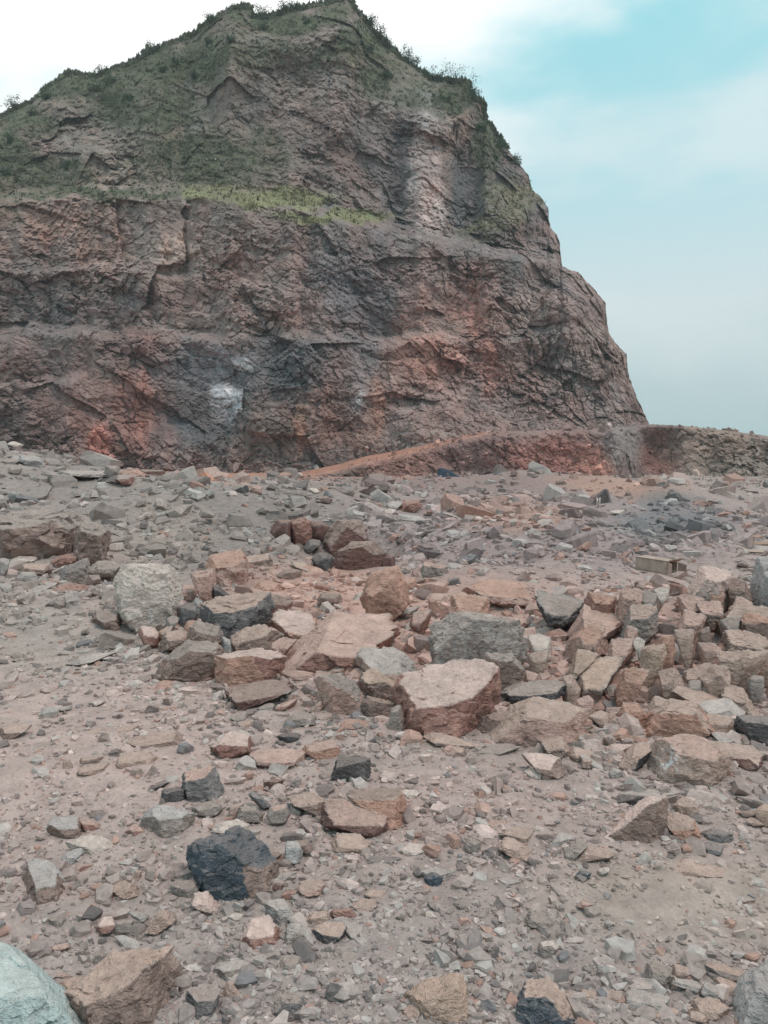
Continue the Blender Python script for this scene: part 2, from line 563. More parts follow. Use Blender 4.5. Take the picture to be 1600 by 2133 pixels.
xu = np.convolve(pad, np.ones(2 * kern + 1) / (2 * kern + 1), 'valid')
PX = cx_[None, :] + (xu - cx_)[None, :] * smooth(0.03, 0.35, t_rows)     # columns even out below the skyline
PY = cy_[None, :] + (BASE_PY - cy_[None, :]) * t_rows ** 0.97
# pixel distance to the skyline, for the rounding of the edge
Rl = RIDGE[RIDGE[:, 0] > -300]
seg_a, seg_b = Rl[:-1], Rl[1:]
dist = np.full(PX.shape, 1e9)
for a_, b_ in zip(seg_a, seg_b):
    ab = b_ - a_
    tt = np.clip(((PX - a_[0]) * ab[0] + (PY - a_[1]) * ab[1]) / (ab @ ab), 0, 1)
    dist = np.minimum(dist, np.hypot(PX - a_[0] - tt * ab[0], PY - a_[1] - tt * ab[1]))
RIDGE_PY = np.broadcast_to(cy_[None, :], PX.shape)
HY = hill_shape(PX, PY, RIDGE_PY)
rr = 90.0
q = np.clip(dist / rr, 0, 1)
HY = HY + (1 - q) ** 2.2 * np.interp(PX, [-900, 300, 500, 720, 900, 1400], [18, 14, 9, 9, 12, 11])


def face_points(px, py, ydist):
    d = ray(px, py)
    return d * (ydist / d[..., 1])[..., None] + np.array([0, 0, CAM_H])


P0 = face_points(PX, PY, HY)


def crag(p, green, talus):
    """broken, bedded rock relief: ledges dipping to the right, fractured blocks, fine rubble"""
    x, y, z = p[..., 0], p[..., 1], p[..., 2]
    wob = 3.0 * fbm(x / 20.0, y / 20.0, z / 20.0, 3)
    s = z + 0.33 * x + wob
    disp = 1.8 * fbm(x / 13.0, y / 13.0, z / 13.0 + 3, 3, ridged=True)
    s2 = z + 3.0 * fbm(x / 9.0, y / 9.0, z / 9.0 + 8, 2) - 0.2 * x
    d0, d02, idb, t0 = cells(x / 7.0 + 0.2 * wob, y / 9.0, s / 4.2)
    d1, d2, idc, t1 = cells(x / 3.0, y / 3.6, s / 1.7)
    e1, e2, ide, t2 = cells(x / 1.5 + 9, y / 1.8, s2 / 1.0)
    f1 = np.mod(s / 3.6 + 2.5 * idb, 1.0)
    amp = 0.55 + 0.7 * smooth(-0.2, 0.35, fbm(x / 14.0 + 50, y / 14.0, z / 14.0, 2))
    led = smooth(-0.05, 0.3, fbm(x / 10.0 + 90, y / 10.0, z / 10.0, 2))
    g1, g2, idg, t3 = cells(x / 0.75 + 4, y / 0.9, s2 / 0.5)
    v1, v2, idv_, t4 = cells(x / 2.4 + 70, y / 3.0, z / 8.0)
    cut = smooth(8.0, 22.0, x) * smooth(-0.2, 0.2, fbm(x / 17.0 + 20, y / 17.0, z / 17.0, 2))
    k1, k2, idk, t5 = cells(x / 15.0 + 0.1 * wob, y / 18.0, (z + 0.2 * x) / 10.0 + 3)
    rough = 0.35 + 0.85 * smooth(-0.3, 0.3, fbm(x / 26.0 + 33, y / 26.0, z / 18.0, 3))
    disp = disp + 2.4 * t5 + 1.6 * (idk - 0.5)
    bed = amp * (0.8 * led * (1 - f1) * idb + 0.9 * (idb - 0.5) + 1.2 * t0 + 0.6 * (idc - 0.5) + 0.95 * t1)
    joint = 1.5 * (idv_ - 0.5) + 1.2 * t4 - 0.7 * np.exp(-((v2 - v1) / 0.06) ** 2)
    disp = disp + rough * (bed * (1 - 0.6 * cut) + joint * (0.15 + 0.85 * cut) + 0.35 * (ide - 0.5) + 0.65 * t2 + 0.2 * (idg - 0.5) + 0.35 * t3)
    disp = disp - amp * (0.45 * np.exp(-((d2 - d1) / 0.07) ** 2) * (1 - cut) + 0.4 * np.exp(-((d02 - d0) / 0.03) ** 2))
    disp = disp + 0.2 * fbm(x / 1.7, y / 1.7, s2 / 0.9, 2)
    soft = np.clip(green * 0.75 + talus * 0.55, 0, 0.85)
    return disp * (1 - soft)


GREEN = [(120, 170, 190, 40, 1.0), (20, 330, 60, 60, 0.9), (40, 250, 90, 50, 0.8), (330, 130, 140, 45, 1.0), (420, 110, 70, 70, 0.8), (300, 215, 130, 70, 0.8), (560, 110, 110, 40, 0.5),
         (590, 45, 90, 30, 1.0), (500, 30, 40, 30, 0.7), (700, 25, 50, 30, 0.7), (560, 412, 150, 20, 1.0), (700, 450, 130, 14, 0.95), (430, 405, 70, 16, 0.9), (200, 405, 230, 12, 0.8),
         (110, 365, 110, 40, 0.75), (420, 340, 160, 80, 0.75), (700, 110, 100, 22, 0.6), (760, 90, 60, 50, 0.85), (790, 160, 60, 60, 0.7),
         (950, 200, 60, 45, 0.95), (880, 190, 70, 40, 0.6), (1020, 300, 40, 70, 0.85), (1060, 420, 50, 60, 0.4), (1000, 480, 70, 22, 0.4),
         (1110, 400, 26, 40, 0.6), (540, 330, 70, 70, 0.5), (-200, 400, 260, 110, 0.9), (-600, 560, 300, 120, 0.9), (480, 60, 60, 40, 0.5), (640, 130, 160, 20, 0.5)]


def green_mask(px, py, spread=1.0):
    wx = px + 36 * fbm(px / 70.0 + 3, py / 70.0, 0.7, 4)
    wy = py + 26 * fbm(px / 60.0 + 8, py / 60.0, 4.7, 4)
    g = np.zeros(px.shape)
    for cx, cy, rx, ry, st in GREEN:
        r = np.hypot((wx - cx) / (rx * spread), (wy - cy) / (ry * spread))
        g = np.maximum(g, st * (1 - smooth(0.55, 1.25, r)))
    return g


green = green_mask(PX, PY)
talus = smooth(820, 900, PY) * smooth(780, 900, PX)
for (tx, ty, trx, try_, ts) in ((850, 200, 60, 45, 1.0), (330, 260, 60, 90, 0.6), (520, 330, 50, 80, 0.5), (290, 470, 80, 40, 0.4), (700, 160, 100, 20, 0.6)):
    talus = np.maximum(talus, ts * np.exp(-(((PX - tx) / trx) ** 2 + ((PY - ty) / try_) ** 2)))
for lx, ly, k_ in (([0, 300, 600, 800, 1000, 1290], [690, 692, 702, 706, 700, 690], 0.0), ([0, 100, 300, 420, 600, 800, 1000, 1180], [425, 408, 408, 400, 432, 474, 520, 555], 1.0)):
    wl_ = np.interp(PX, lx, ly) + (26 * fbm(PX / 110.0, 0.3, 0.1, 4) if k_ == 0 else 16 * fbm(PX / 80.0, 0.3, 5.1, 4))
    talus = np.maximum(talus, 0.6 * smooth(-0.3, 0.3, fbm(PX / 40.0, PY / 40.0, 3.0 + k_, 3)) * np.exp(-((PY - wl_ + 2) / 12.0) ** 2))
rel = crag(P0, green, talus)
rel = rel * np.clip(0.6 + dist / 16.0, 0, 1) * (1 - 0.5 * smooth(960, 1000, PY))
tuft = green * (1.6 * fbm(P0[..., 0] / 3.2, P0[..., 1] / 3.2, P0[..., 2] / 2.6, 3) + 0.8 * np.abs(fbm(P0[..., 0] / 1.3, P0[..., 1] / 1.3, P0[..., 2] / 1.1, 2)))
HY = HY - rel - tuft
P1 = face_points(PX, PY, HY)
# the far side of the hill: falls away behind the skyline to the ground
crest = P1[0]
back = []
for k in range(1, 13):
    f = k / 12.0
    b = crest.copy()
    drop = (crest[:, 2] + 4.0) * f
    b[:, 2] = crest[:, 2] - drop
    b[:, 1] = crest[:, 1] + drop * 0.9 + 4.0 * f
    back.append(b)
back = np.stack(back[::-1])
hill_pts = np.concatenate([back, P1], 0)

HILL_BASE = lin((134, 111, 103))
RED, RUST, GREYB, GREYL = (138, 88, 76), (168, 96, 74), (96, 96, 102), (138, 134, 130)
HILL_SPOTS = [
    (500, 250, 440, 200, (114, 107, 96), 0.9), (250, 300, 110, 130, (142, 126, 112), 0.7), (640, 260, 130, 130, (122, 102, 94), 0.8), (680, 220, 90, 50, (134, 110, 100), 0.7),
    (560, 130, 120, 50, (120, 108, 98), 0.6), (740, 330, 100, 120, (118, 100, 96), 0.7), (850, 195, 55, 45, (150, 140, 130), 0.8),
    (830, 360, 45, 130, (98, 92, 94), 0.8), (885, 350, 30, 130, (150, 134, 128), 0.95), (900, 420, 28, 60, (164, 148, 142), 0.8), (985, 400, 40, 110, (92, 94, 96), 0.8),  # dark flanks of the pale pillar are shade painted into its recesses
    (1070, 400, 80, 140, (104, 94, 92), 0.8), (1140, 520, 40, 50, (138, 108, 98), 0.7), (1000, 530, 160, 26, (112, 106, 104), 0.7),
    (190, 245, 70, 60, (112, 100, 90), 0.8), (100, 470, 130, 60, (150, 118, 104), 0.8), (60, 570, 150, 60, (122, 108, 102), 0.7), (360, 540, 110, 60, (158, 130, 116), 0.75),  # first spot paints the shade of the cave under the grass
    (470, 620, 110, 60, (150, 116, 104), 0.6), (300, 480, 60, 50, (120, 104, 98), 0.7), (590, 560, 120, 70, (136, 112, 104), 0.6), (700, 500, 200, 36, (118, 102, 98), 0.6), (120, 650, 260, 50, (108, 96, 94), 0.8),
    (150, 720, 200, 36, (112, 92, 88), 0.7), (760, 620, 70, 110, (98, 97, 104), 0.85), (700, 590, 60, 60, (104, 100, 104), 0.7), (900, 620, 70, 90, (142, 110, 102), 0.7),
    (990, 640, 36, 70, (160, 104, 88), 0.7), (1120, 620, 110, 80, (128, 110, 106), 0.7), (880, 770, 110, 90, (164, 118, 104), 0.85), (1020, 760, 50, 70, (158, 104, 90), 0.75),
    (1150, 790, 110, 70, (124, 106, 100), 0.7), (1240, 760, 70, 70, (140, 118, 108), 0.6), (1050, 850, 280, 50, (138, 112, 106), 0.7),
    (100, 800, 140, 60, (112, 96, 92), 0.7), (190, 900, 170, 80, RED, 0.75), (205, 925, 24, 45, (188, 104, 86), 0.8), (300, 830, 50, 130, (140, 88, 76), 0.75), (60, 880, 60, 60, (104, 92, 88), 0.6),
    (420, 870, 90, 130, (90, 88, 90), 0.9), (430, 770, 110, 40, (104, 102, 108), 0.85), (560, 800, 80, 110, (94, 88, 88), 0.8), (540, 900, 60, 60, (104, 94, 86), 0.7), (625, 870, 18, 70, (150, 100, 76), 0.6), (690, 850, 40, 80, (130, 92, 80), 0.6),
    (640, 740, 80, 60, (96, 94, 98), 0.8), (760, 790, 40, 70, (112, 108, 110), 0.8), (740, 880, 60, 60, (118, 94, 86), 0.6), (790, 840, 24, 60, (150, 104, 84), 0.5),
    (700, 960, 100, 30, (112, 98, 94), 0.7), (462, 815, 26, 14, (186, 184, 188), 0.9), (478, 838, 24, 18, (198, 196, 200), 0.9), (466, 864, 28, 12, (190, 186, 190), 0.85), (505, 755, 14, 10, (158, 150, 150), 0.7), (455, 745, 60, 10, (142, 138, 142), 0.6),
    (752, 830, 12, 18, (140, 138, 140), 0.6), (500, 690, 320, 12, (138, 122, 112), 0.6), (1050, 700, 210, 12, (140, 122, 114), 0.6),
]
hcol = blobs(PX, PY, HILL_BASE, [(a_, b_, c_, d_, e_, f_ * 0.82) for a_, b_, c_, d_, e_, f_ in HILL_SPOTS], warp=60.0, seed=1.0, sharp=0.7)
FINE = [(885, 350, 30, 125, (160, 140, 134), 0.85), (905, 430, 28, 52, (172, 154, 148), 0.8), (830, 360, 22, 120, (90, 82, 82), 0.75), (957, 390, 16, 110, (94, 92, 92), 0.7),  # dark stripes beside the pillar paint the shade of the gullies
        (470, 842, 36, 42, (192, 188, 190), 0.9), (505, 757, 18, 16, (172, 163, 162), 0.8), (752, 830, 14, 20, (150, 146, 146), 0.6), (205, 930, 22, 50, (186, 112, 92), 0.7), (300, 850, 16, 100, (158, 100, 84), 0.55),
        (625, 880, 12, 70, (164, 112, 84), 0.6), (790, 850, 14, 60, (164, 112, 88), 0.5), (990, 640, 14, 70, (168, 110, 92), 0.6), (1020, 770, 18, 70, (170, 112, 94), 0.6), (920, 740, 60, 50, (170, 124, 110), 0.5),
        (360, 520, 50, 30, (172, 148, 132), 0.6), (120, 470, 70, 30, (160, 124, 108), 0.5), (1100, 640, 60, 40, (146, 124, 114), 0.5), (430, 880, 70, 60, (84, 82, 84), 0.6), (600, 800, 50, 60, (90, 84, 84), 0.6)]
wx_ = PX + 15 * fbm(PX / 26.0, PY / 26.0, 0.9, 4)
wy_ = PY + 15 * fbm(PX / 26.0 + 9, PY / 26.0, 5.9, 4)
for a_, b_, c_, d_, e_, f_ in FINE:
    w_ = f_ * (1 - smooth(0.7, 1.25, np.hypot((wx_ - a_) / c_, (wy_ - b_) / d_)))
    hcol = hcol + w_[..., None] * (lin(e_) - hcol)
grey = hcol.mean(-1, keepdims=True) * np.array([1.06, 0.98, 0.95])
hcol = hcol + 0.34 * (grey - hcol)
hcol = hcol * np.array([1.03, 0.98, 0.965])
streak = fbm(P0[..., 0] / 5.0, P0[..., 1] / 5.0, (P0[..., 2] + 0.33 * P0[..., 0]) / 1.6, 4)
mott = fbm(P0[..., 0] / 9.0 + 30, P0[..., 1] / 9.0, P0[..., 2] / 9.0, 4)
_, _, idm, _ = cells(P0[..., 0] / 2.2, P0[..., 1] / 2.2, (P0[..., 2] + 0.33 * P0[..., 0]) / 1.1)
vert = fbm(P0[..., 0] / 1.8 + 11, P0[..., 1] / 6.0, P0[..., 2] / 16.0, 4)
hcol *= (1 + 0.32 * streak + 0.18 * mott + 0.34 * (idm - 0.5) + 0.22 * vert)[..., None]
warm = fbm(P0[..., 0] / 7.0 + 77, P0[..., 1] / 7.0, P0[..., 2] / 12.0, 4)
hcol *= 1 + warm[..., None] * np.array([0.22, -0.02, -0.10])
gn = fbm(P0[..., 0] / 6.0 + 5, P0[..., 1] / 6.0, P0[..., 2] / 6.0, 3)
gcolr = np.where(((PY > 385) & (PY < 480) & (PX > 380))[..., None], lin((118, 116, 86)), lin((80, 82, 64)))
gcolr = gcolr * (1 + 0.45 * gn)[..., None]
gm = np.clip(green * (1.05 + 0.9 * gn), 0, 0.95)[..., None]
hcol = hcol + gm * (gcolr - hcol)
hcol = np.clip(hcol * 1.4, 0.01, 0.9)
hcol_all = np.concatenate([np.broadcast_to(lin((92, 98, 74)), back.shape), hcol], 0)
hill_mat = rock_material('quarry_face_rock', scale=0.8, bump=0.45, mottle=0.22, fine=5.0, lay=1.6)
hill = add_object('quarried_hill', mesh_from('quarried_hill', hill_pts.reshape(-1, 3), grid_faces(*hill_pts.shape[:2]), False, hcol_all.reshape(-1, 3)),
                  hill_mat, kind='structure', label='tall peaked hill cut into benches of red and grey rock')


def hill_at(px, py):
    """world point of the hill face nearest to a photograph pixel"""
    c = int(np.argmin(np.abs(cx_ - px)))
    r = int(np.argmin(np.abs(PY[:, c] - py)))
    return P1[r, c]


# ------------------------------------------------------------------ ramp bank and spur in front of the hill foot
T_EDGE = np.array([(560, 1004), (640, 990), (700, 980), (760, 962), (840, 946), (900, 929), (960, 913), (1030, 899), (1100, 897), (1200, 893), (1290, 890),
                   (1350, 884), (1420, 887), (1500, 895), (1600, 908), (1800, 922), (2300, 950)], float)
bx = np.arange(560, 2100, 2.8)
by = np.interp(bx, T_EDGE[:, 0], T_EDGE[:, 1]) + 2.0 * fbm(bx / 22.0, 0.2, 3.3, 4) * smooth(700, 1000, bx)
NB = 60
tb = np.linspace(0, 1, NB)[:, None]
BX = np.broadcast_to(bx[None], (NB, len(bx)))
BY = by[None] + (1040 - by[None]) * tb
yb = np.interp(BX, [560, 640, 1000, 1300, 1600, 2300], [131, 131, 137, 139, 134, 120])
yb = yb + 5.0 * np.clip((1010 - BY) / 110.0, 0, 1) + 2.6 * fbm(BX / 90.0, BY / 130.0, 9.4, 3) * smooth(640, 760, BX)


def bdent(cx, cy, rx, ry, depth, p=2):
    return depth * np.exp(-(np.abs((BX - cx) / rx) ** p + np.abs((BY - cy) / ry) ** p))


yb = yb + bdent(1370, 950, 45, 50, 4.5, 3) - bdent(1290, 940, 40, 60, 3.0) - bdent(1520, 990, 120, 40, 2.0) + bdent(1180, 960, 70, 40, 1.5)
edge_r = np.clip((BY - by[None]) / 14.0, 0, 1)
yb = yb + (1 - np.sqrt(np.clip(1 - (1 - edge_r) ** 2, 0, 1))) * 3.0
B0 = face_points(BX, BY, yb)
zero = np.zeros(BX.shape)
yb = yb - 1.0 * crag(B0, zero, zero + 0.25) * np.clip(0.15 + edge_r, 0, 1) * smooth(640, 760, BX)
B1 = face_points(BX, BY, yb)
top = B1[0]
# road surface / bench top running back from the edge, then down behind
rows_back = []
ramp = 1 - smooth(1020, 1060, bx)
for k in range(1, 7):
    f = k / 6.0
    b = top.copy()
    b[:, 1] += 13.0 * f
    b[:, 2] += (13.0 * f) * np.interp(bx, [560, 640, 720, 850, 1020, 1060, 1350, 1500, 2100], [0.03, 0.05, 0.070, 0.060, 0.02, 0.01, 0.0, -0.02, -0.02])
    rows_back.append(b)
for k in range(1, 5):
    b = rows_back[5].copy()
    b[:, 1] += 6.0 * k
    b[:, 2] -= (4.0 * k) * smooth(1360, 1420, bx)
    rows_back.append(b)
bank_pts = np.concatenate([np.stack(rows_back[::-1]), B1], 0)
BANK_SPOTS = [(760, 975, 90, 30, (116, 98, 92), 0.8), (850, 960, 100, 40, (138, 98, 86), 0.6), (1000, 940, 90, 50, (132, 104, 98), 0.7), (1150, 960, 110, 50, (154, 108, 98), 0.8),
              (1235, 975, 40, 34, (164, 118, 104), 0.8), (1300, 930, 40, 50, (134, 126, 122), 0.7), (1375, 955, 45, 44, (122, 82, 74), 0.85), (1500, 940, 120, 60, (138, 120, 108), 0.8),
              (1560, 990, 120, 40, (134, 121, 111), 0.8), (1800, 960, 200, 80, (128, 122, 114), 0.8)]
bcol = blobs(BX, BY, lin((130, 110, 104)), BANK_SPOTS, warp=18.0, seed=6.0, sharp=0.5)
bst = fbm(B0[..., 0] / 4.0, B0[..., 1] / 4.0, (B0[..., 2] + 0.33 * B0[..., 0]) / 1.3, 4)
_, _, idb2, _ = cells(B0[..., 0] / 1.8, B0[..., 1] / 1.8, B0[..., 2] / 1.0)
bcol *= (1 + 0.35 * bst + 0.3 * (idb2 - 0.5))[..., None]
topcol = np.empty((10, len(bx), 3))
road = lin((182, 134, 114))
topcol[:] = road
topcol += (smooth(1030, 1080, bx))[None, :, None] * (lin((140, 122, 112)) - road)
topcol *= (1 + 0.35 * fbm(np.broadcast_to(bx / 26.0, (10, len(bx))), np.arange(10)[:, None] * 0.9, 2.2, 4))[..., None]
edge_w = (np.exp(-((BY - by[None]) / 5.0) ** 2) * (1 - smooth(1000, 1060, BX)) * smooth(600, 660, BX))[..., None] * 0.6
bcol = bcol + edge_w * (road - bcol)
left_w = (1 - smooth(620, 670, BX))[..., None]
bcol = bcol + left_w * (lin((182, 126, 104)) - bcol)
bank = add_object('ramp_bank', mesh_from('ramp_bank', bank_pts.reshape(-1, 3), grid_faces(*bank_pts.shape[:2]), False,
                  np.concatenate([topcol, np.clip(bcol * 1.35, 0.01, 0.9)], 0).reshape(-1, 3)),
                  rock_material('bank_rock', scale=0.8, bump=0.8, mottle=0.22, fine=5.0, lay=2.0), kind='structure',
                  label='low rock bank carrying the orange haul road up to the right')

# far hills on the plain
fx = np.linspace(-1000, 1150, 90)
fh = 16 + 20 * np.clip(fbm(fx / 400.0, 0.4, 0.9, 4) + 0.25, 0, 1) * smooth(200, 700, fx)
rows = []
for yy, k in ((1150, 0.0), (1250, 0.75), (1350, 1.0), (1500, 0.0)):
    rows.append(np.stack([fx, np.full_like(fx, yy) + 40 * perlin(fx / 250.0, yy / 250.0, 0.2), -6 + fh * k * (1 + 0.2 * perlin(fx / 60.0, yy / 90.0, 0.7))], -1))
far_pts = np.stack(rows[::-1])
add_object('distant_hills', mesh_from('distant_hills', far_pts.reshape(-1, 3), grid_faces(*far_pts.shape[:2]), True,
           np.broadcast_to(lin((84, 96, 84)), far_pts.reshape(-1, 3).shape)), rock_material('far_hill', scale=0.004, bump=0.2, mottle=0.3),
           kind='structure', label='far low hills fading blue behind the spur')

# ------------------------------------------------------------------ boulders and stones, one object each
CROPS = {'A': (0, 1040), 'B': (400, 1060), 'C': (800, 1160), 'D': (1180, 1130), 'E': (400, 1340), 'F': (800, 1360), 'G': (1180, 1380), 'H': (0, 1360),
         'I': (0, 1620), 'J': (400, 1580), 'K': (800, 1600), 'L': (1180, 1580), 'M': (0, 1820), 'N': (400, 1820), 'O': (800, 1820), 'P': (1180, 1820),
         'Q': (0, 900), 'R': (400, 920), 'S': (800, 960), 'T': (1180, 960)}
TONES = {  # sRGB-like albedos with the word used for them
    'tan': ((186, 161, 147), 'tan'), 'pink': ((192, 160, 147), 'pinkish'), 'orange': ((190, 150, 132), 'orange'), 'red': ((164, 126, 114), 'reddish'),
    'grey': ((158, 146, 138), 'grey'), 'pale': ((182, 173, 166), 'pale grey'), 'blue': ((128, 123, 121), 'blue-grey'), 'dark': ((88, 86, 87), 'dark grey'),
    'brown': ((150, 129, 119), 'brown'), 'ochre': ((190, 164, 146), 'ochre'), 'white': ((214, 199, 187), 'whitish'), 'cyan': ((186, 202, 197), 'pale greenish white'),
    'navy': ((88, 96, 102), 'blue-black'), 'char': ((98, 94, 93), 'charcoal'), 'ice': ((178, 174, 170), 'pale blue-grey'), 'dred': ((128, 100, 93), 'dark red'),
    'peach': ((214, 188, 176), 'pale pinkish')}
